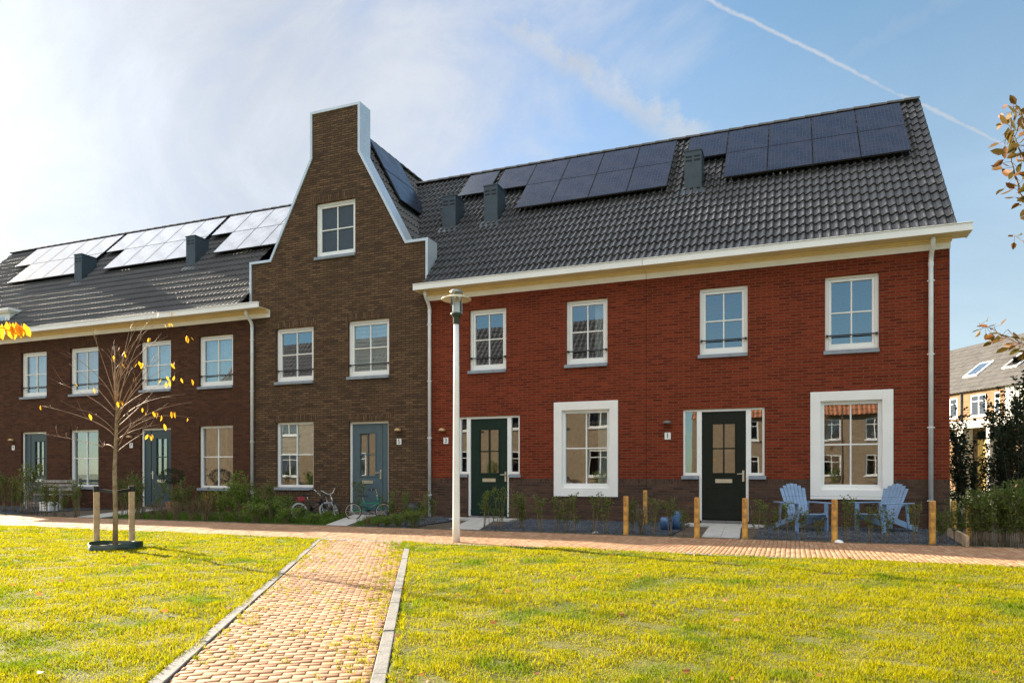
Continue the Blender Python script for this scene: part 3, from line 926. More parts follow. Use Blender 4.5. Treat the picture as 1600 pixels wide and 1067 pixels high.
def panel(house, org, P0, U, Vv, wu, wv):
    """P0 lower-left corner; U right, Vv up the slope"""
    P0, U, Vv = Vector(P0), Vector(U).normalized(), Vector(Vv).normalized(); N_ = U.cross(Vv)
    m_ = MB(); th = .035; g = .008
    c = P0 + U * wu / 2 + Vv * wv / 2
    m_.obox(c, U * (wu / 2 - g), Vv * (wv / 2 - g), N_ * th / 2)
    o = m_.build('solar_panel', PFRAME, house, org)
    e = .012
    q = [c + U * a * (wu / 2 - g - e) + Vv * b * (wv / 2 - g - e) + N_ * (th / 2 + .002) for a, b in ((-1, -1), (1, -1), (1, 1), (-1, 1))]
    me = MB(); me.quad(*q); go = me.build('cell_sheet', PANEL, o, org)
    uv = go.data.uv_layers[0].data
    for i, (a, b) in enumerate(((0, 0), (wu, 0), (wu, wv), (0, wv))): uv[i].uv = (a + .02, b + .02)
    return o


def roof_panels(house, org, x0, w, n, Y0, Y1, gap=0, off=.14):
    sl_ = math.hypot(1, KR)
    for i in range(n):
        p = roof_pt(x0 + i * w, Y0, off)
        panel(house, org, p, (1, 0, 0), (0, 1, KR), w, (Y1 - Y0) * sl_)


def vent(house, org, x0, x1, Yf, ztop, dep=.55):
    zb = EZ + KR * (Yf - EY) - .05
    m_ = MB()
    zb2 = zb + KR * dep
    m_.add([(x0, Yf, zb), (x1, Yf, zb), (x1, Yf + dep, zb2), (x0, Yf + dep, zb2), (x0, Yf, ztop), (x1, Yf, ztop), (x1, Yf + dep, ztop + .0), (x0, Yf + dep, ztop + .0)],
           [(0, 1, 5, 4), (1, 2, 6, 5), (3, 0, 4, 7), (2, 3, 7, 6), (4, 5, 6, 7)])
    m_.box(x0 - .015, x1 + .015, Yf - .015, Yf + dep + .015, ztop, ztop + .03)
    m_.quad((x0 - .08, Yf - .18, zb - .10), (x1 + .08, Yf - .18, zb - .10), (x1 + .08, Yf + .02, zb + .10), (x0 - .08, Yf + .02, zb + .10))
    o = m_.build('ventilation_box', VENT, house, org)
    s_ = MB()
    for dz in (.13, .22):
        for k in range(2):
            a = x0 + .03 + k * ((x1 - x0) / 2 - .005); s_.box(a, a + (x1 - x0) / 2 - .055, Yf - .004, Yf - .0005, ztop - dz - .018, ztop - dz + .018)
    s_.build('vent_slots', VENTD, o, org)


def cornice(house, org, x0, x1, cap_l=False, cap_r=False):
    g = MB(); yf, zb, zt = -.46, 5.45, 5.585
    # gutter board, a thin outer lip and the trough bottom
    g.box(x0, x1, yf, yf + .03, zb, zt); g.box(x0, x1, yf - .018, yf + .04, zt, zt + .016)
    if cap_l: g.box(x0, x0 + .03, yf + .03, -.01, zb, zt)
    if cap_r: g.box(x1 - .03, x1, yf + .03, .02, zb, zt); g.box(x1 - .03, x1 + .018, yf + .04, .02, zt, zt + .016)
    go = bevel(g.build('gutter', WHITE, house, org), .004, 1)
    s_ = MB(); s_.box(x0 + .002, x1 - .002, yf + .031, -.001, zb + .004, zb + .03)
    # moulding steps
    s_.box(x0 + (.1 if cap_l else 0), x1 - (.26 if cap_r else 0), -.14, -.031, zb - .028, zb + .002)
    s_.box(x0 + (.1 if cap_l else 0), x1 - (.26 if cap_r else 0), -.09, -.031, zb - .055, zb - .029)
    s_.build('soffit', BOUNCE, house, org)
    b_ = MB(); b_.box(x0 + (.14 if cap_l else 0), x1 - (.27 if cap_r else 0), -.030, -.002, 5.275, zb + .001)
    bevel(b_.build('fascia', WHITE, house, org), .003, 1)
    return go


def downpipe(house, org, x, top=5.45, z0=.0):
    m_ = MB(); r = .042
    m_.tube([(x + .0, -.30, top), (x, -.30, top - .08), (x, -.24, top - .17), (x, -.12, top - .28), (x, -.075, top - .38), (x, -.075, top - .5), (x, -.075, z0 + .02)], r, 12)
    m_.lathe([(r + .006, -.04), (r + .006, .04)], (x, -.075, top - .45), 12)
    o = m_.build('downpipe', PIPE, house, org, smooth=True)
    b = MB(); z = .55
    while z < 4.9:
        b.lathe([(r + .004, z - .012), (r + .008, z - .012), (r + .008, z + .012), (r + .004, z + .012)], (x, -.075, 0), 12)
        b.box(x - .065, x - .045, -.085, -.065, z - .008, z + .008); b.box(x + .045, x + .065, -.085, -.065, z - .008, z + .008); z += 1.38
    b.build('pipe_clip', PIPE, o, org)


def body(house, org, x0, x1, brick, depth=7.6, ztop=5.5, right_gable=False, left_gable=False):
    m_ = MB(); yb = depth
    for xx, gab in ((x0, left_gable), (x1, right_gable)):
        pts = [(xx, .0, 0), (xx, yb, 0), (xx, yb, ztop)] + ([(xx, RY, RZ - .02)] if gab else [(xx, RY, RZ - .25)]) + [(xx, .0, ztop)]
        m_.add(pts, [tuple(range(len(pts))) if xx == x1 else tuple(reversed(range(len(pts))))])
    m_.quad((x1, yb, 0), (x0, yb, 0), (x0, yb, ztop), (x1, yb, ztop))
    m_.build('side_wall', brick, house, org)
    # rooms behind the windows
    r_ = MB(); a, b = x0 + .15, x1 - .15; yy = 4.2
    for z0, z1 in ((.1, 2.72), (2.95, 5.4)):
        r_.quad((a, .16, z0), (b, .16, z0), (b, yy, z0), (a, yy, z0)); r_.quad((a, yy, z1), (b, yy, z1), (b, .16, z1), (a, .16, z1))
        r_.quad((a, yy, z0), (b, yy, z0), (b, yy, z1), (a, yy, z1))
        r_.quad((a, .16, z0), (a, yy, z0), (a, yy, z1), (a, .16, z1)); r_.quad((b, yy, z0), (b, .16, z0), (b, .16, z1), (b, yy, z1))
        mx_ = (a + b) / 2 + .3; r_.box(mx_ - .05, mx_ + .05, .5, yy, z0, z1)
    r_.build('interior', INTER, house, org)


def lintel(house, org, brick, x0, x1, z, h=.19):
    mb = MB(); mb.sw = True; mb.quad((x0 - .1, -.003, z + .003), (x1 + .1, -.003, z + .003), (x1 + .1, -.003, z + h), (x0 - .1, -.003, z + h)); mb.build('lintel', brick, house, org)


def furniture(house, org, x, y, z, w=1.2):
    m_ = MB(); m_.box(x - w / 2, x + w / 2, y - .35, y + .35, z + .7, z + .74)
    for sx in (-1, 1):
        for sy in (-1, 1): m_.box(x + sx * (w / 2 - .06) - .03, x + sx * (w / 2 - .06) + .03, y + sy * .28 - .03, y + sy * .28 + .03, z, z + .7)
    m_.build('table', BROWNC, house, org)


# ---- house 1 (right end) and house 3
def red_house(x0, x1, label, wins, sur, dr_, sides, num, end=False):
    org = (x0, 0, 0); h = thing('brick_house', label, 'house', org)
    d0, d1, f0, f1 = dr_
    holes_up = [(a, b, 3.5, 4.96) for a, b in wins]
    hs = (sur[0] + .15, sur[1] - .15, .70, 2.53)
    # wall above the plinth
    ZP = .95
    mb = MB()
    dh = (f0, f1, sides[0], 2.42)
    poly = [(x0, ZP), (d0, ZP), (d0, 2.42), (d1, 2.42), (d1, ZP), (hs[0], ZP), (hs[0], hs[3]), (hs[1], hs[3]), (hs[1], ZP), (x1, ZP), (x1, 5.5), (x0, 5.5)]
    # door assembly opening is T shaped: sidelights f0..f1 above sides[0], door d0..d1 to the ground
    poly = [(x0, ZP), (d0, ZP), (d0, sides[0]), (f0, sides[0]), (f0, 2.42), (f1, 2.42), (f1, sides[0]), (d1, sides[0]), (d1, ZP),
            (hs[0], ZP), (hs[0], hs[3]), (hs[1], hs[3]), (hs[1], ZP), (x1, ZP), (x1, 5.5), (x0, 5.5)]
    wall_mesh(mb, poly, holes_up)
    for (xa, za), (xb, zb) in zip(poly[1:9] + poly[9:13], poly[2:9] + [poly[9]] + poly[10:14]):
        if (xa, za) in ((d1, ZP),): continue
        if za == ZP and zb == ZP: continue
        mb.quad((xa, 0, za), (xb, 0, zb), (xb, .12, zb), (xa, .12, za))
    mb.build('wall', BR_RED, h, org)
    pb = MB(); y = -.004
    pp = [(x0, -.05), (d0, -.05), (d0, ZP - .1), (x0, ZP - .1)], [(d1, -.05), (x1, -.05), (x1, ZP - .1), (hs[1], ZP - .1), (hs[1], .70), (hs[0], .70), (hs[0], ZP - .1), (d1, ZP - .1)]
    for p_ in pp: wall_mesh(pb, p_, [], y)
    pb.quad((d0, y, 0), (d0, y, ZP), (d0, .12, ZP), (d0, .12, 0)); pb.quad((d1, y, ZP), (d1, y, 0), (d1, .12, 0), (d1, .12, ZP))
    pb.sw = True
    for a, b in ((x0, d0), (d1, hs[0]), (hs[1], x1)): pb.quad((a, y, ZP - .1), (b, y, ZP - .1), (b, y, ZP), (a, y, ZP)); pb.quad((a, y, ZP), (b, y, ZP), (b, 0, ZP), (a, 0, ZP))
    pb.sw = False
    pb.build('plinth', BR_PLINTH, h, org)
    if end:
        e_ = MB(); e_.quad((x1 + .004, 0, 0), (x1 + .004, 7.6, 0), (x1 + .004, 7.6, ZP), (x1 + .004, 0, ZP)); e_.quad((x1, -.004, 0), (x1 + .004, 0, 0), (x1 + .004, 0, ZP), (x1, -.004, ZP)); e_.build('plinth', BR_PLINTH, h, org)
    body(h, org, x0, x1, BR_RED, right_gable=end)
    return h, org


H1, O1 = red_house(-2.906, 2.78, 'red brick end house with number 1 beside its dark door, at the right', [(-1.79, -.82), (.64, 1.60)], (.37, 1.84), (-1.80, -.80, -2.13, -.49), (1.02,), '1', True)
H3, O3 = red_house(-8.262, -2.914, 'red brick house with number 3 beside its green door, next to the brown gable', [(-7.14, -6.19), (-4.73, -3.77)], (-5.01, -3.53), (-7.18, -6.12, -7.42, -5.85), (1.05,), '3')


def entrance(h, org, f0, f1, d0, d1, zs, matl, z0=.07):
    ld0, ld1 = d0 + .055, d1 - .055
    do = door(h, org, d0, d1, z0, 2.42, matl, glass_z=(1.08, 2.10), fy=.035)
    for a, b in ((f0, d0), (d1, f1)):
        m_ = MB(); frame_ring(m_, a, b, zs, 2.42, .045, .035, .12, wb=.06)
        fo = bevel(m_.build('sidelight', WHITE, h, org), .003, 1)
        g = MB(); g.quad((a + .04, .08, zs + .05), (b - .04, .08, zs + .05), (b - .04, .08, 2.38), (a + .04, .08, 2.38)); g.build('pane', GLASS, fo, org)
        s_ = MB(); s_.box(a - (.03 if a == f0 else -.002), b + (.03 if b == f1 else -.002), -.05, .033, zs - .075, zs - .002)
        bevel(s_.build('sill', SILL, fo, org), .004, 1)


entrance(H1, O1, -2.13, -.49, -1.80, -.80, 1.02, DBLACK)
entrance(H3, O3, -7.42, -5.85, -7.18, -6.12, 1.05, DGREEN, .05)
window(H1, O1, -1.79, -.82, 3.56, 4.96, bar=True); window(H1, O1, .64, 1.60, 3.49, 4.98, bar=True)
window(H3, O3, -7.14, -6.19, 3.51, 4.96, bar=True); window(H3, O3, -4.73, -3.77, 3.52, 4.97, bar=True, inside='side')
window(H1, O1, .37, 1.84, .555, 2.685, surround=True, sash=False); window(H3, O3, -5.01, -3.53, .55, 2.68, surround=True, sash=False, inside='side')
furniture(H1, O1, 1.2, 2.0, .1); furniture(H3, O3, -4.2, 2.0, .1)
lamp_and_number(H1, O1, -2.45, 2.14, -2.45, 1.87, '1', False); lamp_and_number(H3, O3, -7.83, 2.10, -7.76, 1.86, '3')
main_roof(H1, O1, -2.91, 2.80, verge_r=True)


def valley_left(t0, t1):
    Y = EY + (RY - EY) * t0; z = EZ + (RZ - EZ) * t1
    return -8.22 if Y < .35 else min(-8.22, GXR + (GZR - z) / GK - .30)


def valley_right(t0, t1):
    Y = EY + (RY - EY) * t0; z = EZ + (RZ - EZ) * t1
    return -13.72 if Y < .35 else max(-13.72, GXR - (GZR - z) / GK + .30)


main_roof(H3, O3, -8.22, -2.91, left=valley_left)
cornice(H1, O1, -2.906, 3.06, cap_r=True); cornice(H3, O3, -8.42, -2.914, cap_l=True)
downpipe(H1, O1, 2.46); downpipe(H3, O3, -8.17)
YA, YM, YB = 1.68, 2.54, 3.40
roof_panels(H1, O1, -2.40, .955, 5, YM, YB); roof_panels(H1, O1, -1.445, .955, 4, YA, YM)
roof_panels(H3, O3, -7.55, .965, 5, YM, YB); roof_panels(H3, O3, -6.585, .965, 4, YA, YM); roof_panels(H3, O3, -8.62, .93, 1, YM, YB)
vent(H1, O1, -2.32, -1.93, 1.62, 8.62); vent(H3, O3, -7.42, -7.04, 1.50, 8.52); vent(H3, O3, -8.63, -8.24, 1.50, 8.42)

# ---- gabled house 5
X5a, X5b = -13.70, -8.27; o5 = (X5a, 0, 0)
H5 = thing('brick_house', 'tall brown brick house with chimney-topped curved white-edged gable and number 5', 'house', o5)
gp = [(X5a, -.05), (X5b, -.05), (X5b, 6.80), (-8.86, 6.80), (-10.22, 9.27), (-10.22, 10.50), (-11.70, 10.50), (-11.70, 9.31), (-13.03, 6.79), (X5a, 6.79)]
W5 = [(-12.86, -11.64, 3.51, 4.94), (-10.57, -9.35, 3.54, 4.97), (-12.86, -11.64, .70, 2.435), (-11.57, -10.35, 6.71, 8.12)]
D5 = (-10.55, -9.37, .10, 2.39)
mb = MB(); wall_mesh(mb, gp, W5 + [(D5[0], D5[1], .03, D5[3])])
for a, b, c_, e in W5 + [D5]: lintel(H5, o5, BR_BROWN, a, b, e)
lt = MB(); lt.sw = True; lt.quad((X5a, -.003, .50), (D5[0], -.003, .50), (D5[0], -.003, .60), (X5a, -.003, .60)); lt.build('soldier_course', BR_BROWN, H5, o5); lt = MB(); lt.sw = True; lt.quad((D5[1], -.003, .50), (X5b, -.003, .50), (X5b, -.003, .60), (D5[1], -.003, .60))
mb.quad((X5b, 0, 5), (X5b, .42, 5), (X5b, .42, 6.8), (X5b, 0, 6.8))
mb.build('wall', BR_BROWN, H5, o5); lt.build('soldier_course', BR_BROWN, H5, o5)
body(H5, o5, X5a + .004, X5b - .004, BR_BROWN)
# parapet back and coping
bk = MB(); bk.prism_y([(x, z) for x, z in gp[2:]] , .13, .41); bk.build('parapet', VENT, H5, o5)
cop = MB(); outline = [(X5b, 5.62), (X5b, 6.80), (-8.86, 6.80), (-10.22, 9.27), (-10.22, 10.50), (-11.70, 10.50), (-11.70, 9.31), (-13.03, 6.79), (X5a, 6.79), (X5a, 5.60)]
def offs(pts, d):
    out = []
    for i, p in enumerate(pts):
        p = Vector(p); a = Vector(pts[i - 1]) if i else None; b = Vector(pts[i + 1]) if i < len(pts) - 1 else None
        ns = []
        for q0, q1 in ((a, p), (p, b)):
            if q0 is not None and q1 is not None:
                e = (q1 - q0).normalized(); ns.append(Vector((e.y, -e.x)))
        n_ = sum(ns, Vector((0, 0))); n_.normalize(); k_ = 1 / max(.4, n_.dot(ns[0])); out.append(p + n_ * d * k_)
    return out
oi, oo = offs(outline, -.035), offs(outline, .03)
for i in range(len(outline) - 1):
    a, b, c_, e = oi[i], oi[i + 1], oo[i + 1], oo[i]
    cop.add([(p.x, y, p.y) for y in (-.035, .45) for p in (a, b, c_, e)], [(0, 1, 2, 3), (7, 6, 5, 4), (3, 2, 6, 7), (0, 4, 5, 1)] + ([(1, 5, 6, 2)] if i == len(outline) - 2 else []) + ([(0, 3, 7, 4)] if i == 0 else []))
cop.build('gable_coping', COPING, H5, o5)
# roof of the gable house, ridge running back
gr = MB()
for s_ in (1, -1):
    tmp = MB(); Lh = 4.62
    tile_roof(tmp, lambda a, b: -7.6, lambda a, b: -.43, 0, 0, Lh / GK * 1.0, Lh, rows=17)
    vv = []
    for (x, y, z) in tmp.v:   # local: x along ridge, y towards ridge, z up
        yy = Lh / GK - y
        vv.append((GXR + s_ * yy, -x, GZR - Lh + z))
    gr.add(vv, [f_ if s_ > 0 else tuple(reversed(f_)) for f_ in tmp.f])
y = .45
ro = gr.build('roof', ROOF, H5, o5, smooth=True); ro.modifiers.new('e', 'EDGE_SPLIT').split_angle = R(35)
rt = MB()
while y < 7.4:
    pr = [(math.cos(math.pi * k / 6) * .11, math.sin(math.pi * k / 6) * .085) for k in range(7)]
    rt.add([(GXR + p, y, GZR + .02 + q_) for p, q_ in pr] + [(GXR + p * .92, y + .38, GZR + .012 + q_ * .92) for p, q_ in pr], [(i, i + 1, i + 8, i + 7) for i in range(6)] + [tuple(range(7))]); y += .36
rt.build('ridge_tiles', ROOF, ro, o5)
bg_ = MB(); bg_.add([(X5a, 7.6, 5.4), (X5b, 7.6, 5.4), (GXR, 7.6, GZR)], [(1, 0, 2)]); bg_.build('back_gable', BR_BROWN, H5, o5)
nv = Vector((GK, 0, 1)).normalized()
for r_i in range(2):
    zt = GZR - .12 - r_i * .905; zb = zt - .90; xx = GXR + (GZR - zb) / GK
    P0 = Vector((xx, 1.02, zb)) + nv * .13
    panel(H5, o5, P0, (0, 1, 0), (-1 / GK, 0, 1), 1.62, .90 * math.hypot(1, 1 / GK))
window(H5, o5, *W5[0], bar=True); window(H5, o5, *W5[1], bar=True, inside='blind'); window(H5, o5, *W5[2], sash=False, inside='halfblind'); window(H5, o5, *W5[3])
door(H5, o5, *D5, DBLUE, leaf=(-10.49, -9.60), glass_z=(1.02, 2.08), fy=.07)
lamp_and_number(H5, o5, -9.06, 2.13, -9.06, 1.86, '5')
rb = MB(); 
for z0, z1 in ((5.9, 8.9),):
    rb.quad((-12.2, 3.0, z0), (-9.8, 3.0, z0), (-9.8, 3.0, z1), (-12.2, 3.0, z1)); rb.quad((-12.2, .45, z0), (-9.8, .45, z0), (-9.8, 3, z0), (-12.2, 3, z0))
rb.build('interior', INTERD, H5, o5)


# ---- maroon houses on the left
def left_house(x0, x1, label, dx, num, insides, withpipe, roof_right=None, panels=None):
    org = (x0, 0, 0); h = thing('brick_house', label, 'house', org)
    s_ = dx
    WU = [(-17.80 + s_, -16.61 + s_, 3.51, 4.93), (-15.56 + s_, -14.33 + s_, 3.51, 4.93)]
    WL = [(-15.56 + s_, -14.33 + s_, .66, 2.405)]; DD = (-17.80 + s_, -16.61 + s_, .08, 2.39)
    mb = MB(); wall_mesh(mb, [(x0, -.05), (x1, -.05), (x1, 5.5), (x0, 5.5)], WU + WL + [(DD[0], DD[1], .0, DD[3])])
    mb.build('wall', BR_DARK, h, org)
    for a, b, c_, e in WU + WL + [DD]: lintel(h, org, BR_DARK, a, b, e, .20)
    body(h, org, x0 + .004, x1 - .004, BR_DARK)
    window(h, org, *WU[0], bar=True, inside=insides[0]); window(h, org, *WU[1], bar=True, inside=insides[1]); window(h, org, *WL[0], sash=False, inside=insides[2])
    door(h, org, *DD, DTEAL, leaf=(DD[0] + .33, DD[1] - .055), hinge='r', glass_z=(1.02, 2.08), fy=.07)
    lamp_and_number(h, org, DD[0] - .36, 2.13, DD[0] - .36, 1.90, num)
    main_roof(h, org, x0, x1, right=roof_right)
    cornice(h, org, x0, x1 if not withpipe else -13.05, cap_r=withpipe and False)
    if withpipe: downpipe(h, org, -13.60)
    for args in panels: roof_panels(h, org, *args)
    return h, org


H7, O7 = left_house(-18.55, -13.704, 'dark maroon brick house with number 7, directly left of the brown gabled house', 0, '7', ('net', 'net', 'brown'), True, valley_right,
                    [(-17.50, .92, 5, YM, YB), (-16.60, .92, 4, YA, YM)])
vent(H7, O7, -17.52, -17.15, 1.42, 8.42)
H9, O9 = left_house(-23.75, -18.554, 'dark maroon brick house with number 9 and a grey bench, leftmost one whose door shows', -5.20, '9', ('net', 'net', 'film'), False, None,
                    [(-22.25, .92, 5, YM, YB), (-21.33, .92, 4, YA, YM)])
vent(H9, O9, -22.47, -22.12, 1.42, 8.42)
H11, O11 = left_house(-28.95, -23.754, 'maroon brick house at the left edge with a white dormer above its gutter', -10.4, '11', ('net', 'net', 'net'), False, None,
                      [(-27.0, .92, 5, YM, YB), (-26.1, .92, 4, YA, YM)])
dm = MB(); dm.box(-25.6, -23.62, .05, 2.2, 5.6, 6.35); dmo = dm.build('dormer', WHITE, H11, O11)
dm = MB(); dm.box(-25.72, -23.50, -.08, 2.9, 6.352, 6.43); dm.box(-25.68, -23.55, -.04, 2.8, 6.30, 6.35); dm.build('dormer_cornice', WHITE, dmo, O11)
dm = MB(); dm.quad((-25.4, .045, 5.75), (-23.85, .045, 5.75), (-23.85, .045, 6.2), (-25.4, .045, 6.2)); dm.build('pane', GLASS, dmo, O11)


# ------------------------------------------------------------------ far and opposite buildings
def simple_house(name, label, O_, U, Vv, L, dep, eave, ridge, brick, roofm, wins, doors=(), band=None, white=(), overhang=.25, sky=(), open_sky=None, gable_cols=True):
    """O_ ground corner; U along facade; Vv into the building"""
    O_, U, Vv = Vector(O_), Vector(U).normalized(), Vector(Vv).normalized()
    M = Matrix((( U.x, Vv.x, 0, O_.x), (U.y, Vv.y, 0, O_.y), (0, 0, 1, 0), (0, 0, 0, 1)))
    root = thing(name, label, 'house'); root.matrix_world = M
    mb = MB(); holes = [(a, b, c_, e) for a, b, c_, e in list(wins) + list(doors)]
    wall_mesh(mb, [(0, -.3), (L, -.3), (L, eave), (0, eave)], holes)
    rdep = min(dep / 2, 99)
    for xx in (0, L): mb.add([(xx, 0, -.3), (xx, dep, -.3), (xx, dep, eave), (xx, dep / 2, ridge - .05), (xx, 0, eave)], [(0, 1, 2, 3, 4) if xx else (4, 3, 2, 1, 0)])
    mb.quad((L, dep, -.3), (0, dep, -.3), (0, dep, eave), (L, dep, eave))
    mb.build('wall', brick, root)
    rf = MB(); k = (ridge - eave) / (dep / 2)
    tile_roof(rf, lambda a, b: -.05, lambda a, b: L + .05, -overhang, eave - overhang * k + .08, dep / 2, ridge + .08, rows=max(8, int((ridge - eave) / .3)), per=.3, sm=5, amp=.02)
    rf.quad((L, dep / 2, ridge + .08), (0, dep / 2, ridge + .08), (0, dep + .2, eave), (L, dep + .2, eave))
    ro_ = rf.build('roof', roofm, root, smooth=True); ro_.modifiers.new('e', 'EDGE_SPLIT').split_angle = R(35)
    for a, b, c_, e in wins:
        f_ = MB(); frame_ring(f_, a, b, c_, e, .09, .02, .09); n_ = max(1, round((b - a) / .55))
        for i in range(1, n_): cx = a + (b - a) * i / n_; f_.box(cx - .03, cx + .03, .03, .08, c_ + .09, e - .09)
        zc_ = e - (e - c_) * .3; f_.box(a + .09, b - .09, .028, .078, zc_ - .025, zc_ + .025)
        f_.box(a - .06, b + .06, -.06, .02, c_ - .08, c_)
        wo = f_.build('window', WHITE, root)
        g_ = MB(); g_.quad((a + .05, .06, c_ + .05), (b - .05, .06, c_ + .05), (b - .05, .06, e - .05), (a + .05, .06, e - .05)); g_.build('pane', GLASS, wo)
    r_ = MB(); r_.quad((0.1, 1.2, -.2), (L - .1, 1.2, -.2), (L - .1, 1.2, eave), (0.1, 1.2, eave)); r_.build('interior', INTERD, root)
    return root, MB


def cw(px, zc):  # camera-space column -> world ground point
    xc = (px - 800) / F_PX * zc
    return Vector((cT * xc - sT * zc, -CD + sT * xc + cT * zc, 0))


A, B = cw(1600, 42.9), cw(1484, 49.0)
U = (A - B).normalized(); B0 = B - U * 10.0; Lf = (A - B).length + 22
Vn = Vector((-U.y, U.x, 0))
if Vn.x < 0: Vn = -Vn
def fpos(px):  # distance along the far facade of a pixel column
    r = ray(px, 740); r.z = 0
    # solve B0 + U*s = cam + r*t
    rx, ry = r.x, r.y; bx, by = B0.x, B0.y + CD
    det = U.x * (-ry) - U.y * (-rx)
    return ((-bx) * (-ry) - (-by) * (-rx)) / det
fw = []
def ftop(px, py):
    s_ = fpos(px); P_ = B0 + U * s_; return CH + (HY - py) / F_PX * zc_of(P_)
for a, b, y0, y1 in ((1483, 1496, 622, 653), (1516, 1541, 616, 650), (1553, 1562, 612, 648), (1586, 1593, 606, 642)):
    fw.append((fpos(a), fpos(b), ftop((a + b) / 2, y1), ftop((a + b) / 2, y0)))
fw.append((fpos(1483), fpos(1502), ftop(1492, 687), ftop(1492, 675)))
fd = [(fpos(1526), fpos(1550), 0, ftop(1540, 673))]
s1 = fpos(1570); 
FH, _ = simple_house('brick_house', 'far sand brick terraced house with roof windows beyond the garden', B0, U, Vn, Lf, 11, 6.66, 10.8, BR_SAND, ROOFG, fw, fd)
m = MB(); zt = ftop(1540, 655); m.box(fpos(1470), fpos(1640), -.9, .0, zt - .55, zt - .02); m.box(fpos(1514), fpos(1522), -.85, -.1, 0, zt - .55); m.box(fpos(1560), fpos(1566), -.85, -.1, 0, zt - .55)
OFFW = mat('weathered_white_render', (.50, .48, .43), .7, var=.1); m.build('canopy', OFFW, FH)
m = MB(); m.box(fpos(1571), fpos(1640), -.04, -.003, zt, 6.6); frame_ring(m, fpos(1585), fpos(1594), ftop(1590, 644), ftop(1590, 606), .1, -.08, -.041); m.build('white_cladding', OFFW, FH)
m = MB(); a, b = fpos(1528), fpos(1549); n_ = 6
for i in range(n_): m.box(a + (b - a) * i / n_ + .01, a + (b - a) * (i + 1) / n_ - .01, -.03, .03, 0, ftop(1540, 686))
m.build('door', mat('yellow_door', (.62, .42, .12), .5, var=.1), FH)
kk = (10.8 - 6.66) / 5.5
for i, (xa, xb, ya, yb) in enumerate(((1489, 1507, 560, 592), (1553, 1570, 547, 577), (1595, 1610, 545, 570))):
    s0 = fpos((xa + xb) / 2) ; wv = 1.5 if i else 1.7
    # slope position by height on the roof
    d = 2.0 if i == 0 else 2.2
    c = Vector((s0 + (-.6 if i == 0 else -.9), d, 6.74 + kk * d)); Vs = Vector((0, 1, kk)).normalized(); Ns = Vector((0, -kk, 1)).normalized()
    m = MB(); m.obox(c + Ns * .06, (.62, 0, 0), Vs * .85, Ns * .05); wo = m.build('roof_window', WHITE, FH)
    g = MB(); q = [c + Ns * .115 + Vector((sx * .5, 0, 0)) + Vs * sy * .72 for sx, sy in ((-1, -1), (1, -1), (1, 1), (-1, 1))]
    if i == 1:
        m2 = MB(); V2 = (Vs * .35 + Ns * -.3 + Vector((0, -.75, 0))).normalized(); m2.obox(c + Ns * .25, (.55, 0, 0), V2 * .78, V2.cross(Vector((1, 0, 0))) * .03); m2.build('open_sash', BLACK, wo)
    g.quad(*q); g.build('pane', GLASS if i == 0 else VENTD, wo)
m = MB(); s0 = fpos(1503); m.tube([(s0, -.06, 3.9), (s0, -.06, 6.6)], .05, 8); m.build('downpipe', VENT, FH)

simple_house('brick_house', 'pale brick house with a dark roof facing the green from behind the lawn', (-8.0, -22, 0), (-1, 0, 0), (0, -1, 0), 30, 9, 5.6, 10.4, BR_PALE, ROOF,
             [(1 + i * 2.6, 2.3 + i * 2.6, z, z + 1.5) for i in range(9) for z in (.9, 3.6)])
simple_house('brick_house', 'pale sand brick house with an orange tiled roof facing the green', (24, -40, 0), (-1, 0, 0), (0, -1, 0), 31, 9, 5.4, 9.2, BR_PALE, ROOFR,
             [(1 + i * 2.8, 2.3 + i * 2.8, z, z + 1.5) for i in range(10) for z in (.9, 3.5)])

# ------------------------------------------------------------------ street lamp
lb = gnd(713, 848)
L_ = thing('street_lamp', 'slim white street lamp with flat round shade standing at the lawn edge', 'street lamp', (lb.x, lb.y, 0))
m = MB(); m.lathe([(.0, 0), (.058, 0), (.056, .35), (.052, 1.2), (.046, 2.4), (.040, 3.36), (.0, 3.36)], n=20); m.build('pole', LAMPPOLE, L_, smooth=True)
m = MB(); m.lathe([(.046, 3.35), (.05, 3.36), (.05, 3.44), (.062, 3.47), (.085, 3.49), (.088, 3.51), (.08, 3.52), (.0, 3.52)], n=24); m.build('lamp_base', mat('dark_green_metal', (.03, .05, .04), .4, var=.05), L_, smooth=True)
lg = mat('lamp_lens', (.75, .76, .74), .12, var=.03); m = MB(); m.lathe([(.055, 3.52), (.058, 3.60), (.056, 3.68), (.0, 3.685)], n=24); m.build('reflector', mat('lamp_white', (.8, .8, .78), .3, var=.02), L_, smooth=True)
m = MB(); m.lathe([(.012, 3.685), (.028, 3.71), (.028, 3.75), (.01, 3.78), (0, 3.78)], n=12); m.build('bulb', STEEL, L_, smooth=True)
def clear_mat():
    mm = bpy.data.materials.new('clear_lens'); mm.use_nodes = True; t = NT(mm.node_tree)
    fr = t.add('ShaderNodeFresnel', None, IOR=1.45); gl = t.add('ShaderNodeBsdfGlossy', None, Roughness=.04); tr = t.add('ShaderNodeBsdfTransparent', None, Color=(.93, .95, .95, 1))
    mx = t.add('ShaderNodeMixShader', None, i0=fr.outputs[0], i1=tr.outputs[0], i2=gl.outputs[0]); t.add('ShaderNodeOutputMaterial', None, Surface=mx.outputs[0]); return mm
m = MB(); m.lathe([(.078, 3.52), (.080, 3.60), (.080, 3.80)], n=28); m.build('glass_cylinder', clear_mat(), L_, smooth=True)
m = MB(); m.lathe([(.083, 3.765), (.13, 3.755), (.225, 3.722), (.23, 3.726), (.23, 3.732), (.14, 3.772), (.083, 3.785)], n=40, close=True); m.build('shade', mat('shade_metal', (.70, .64, .46), .4, metal=.2, var=.05), L_, smooth=True)
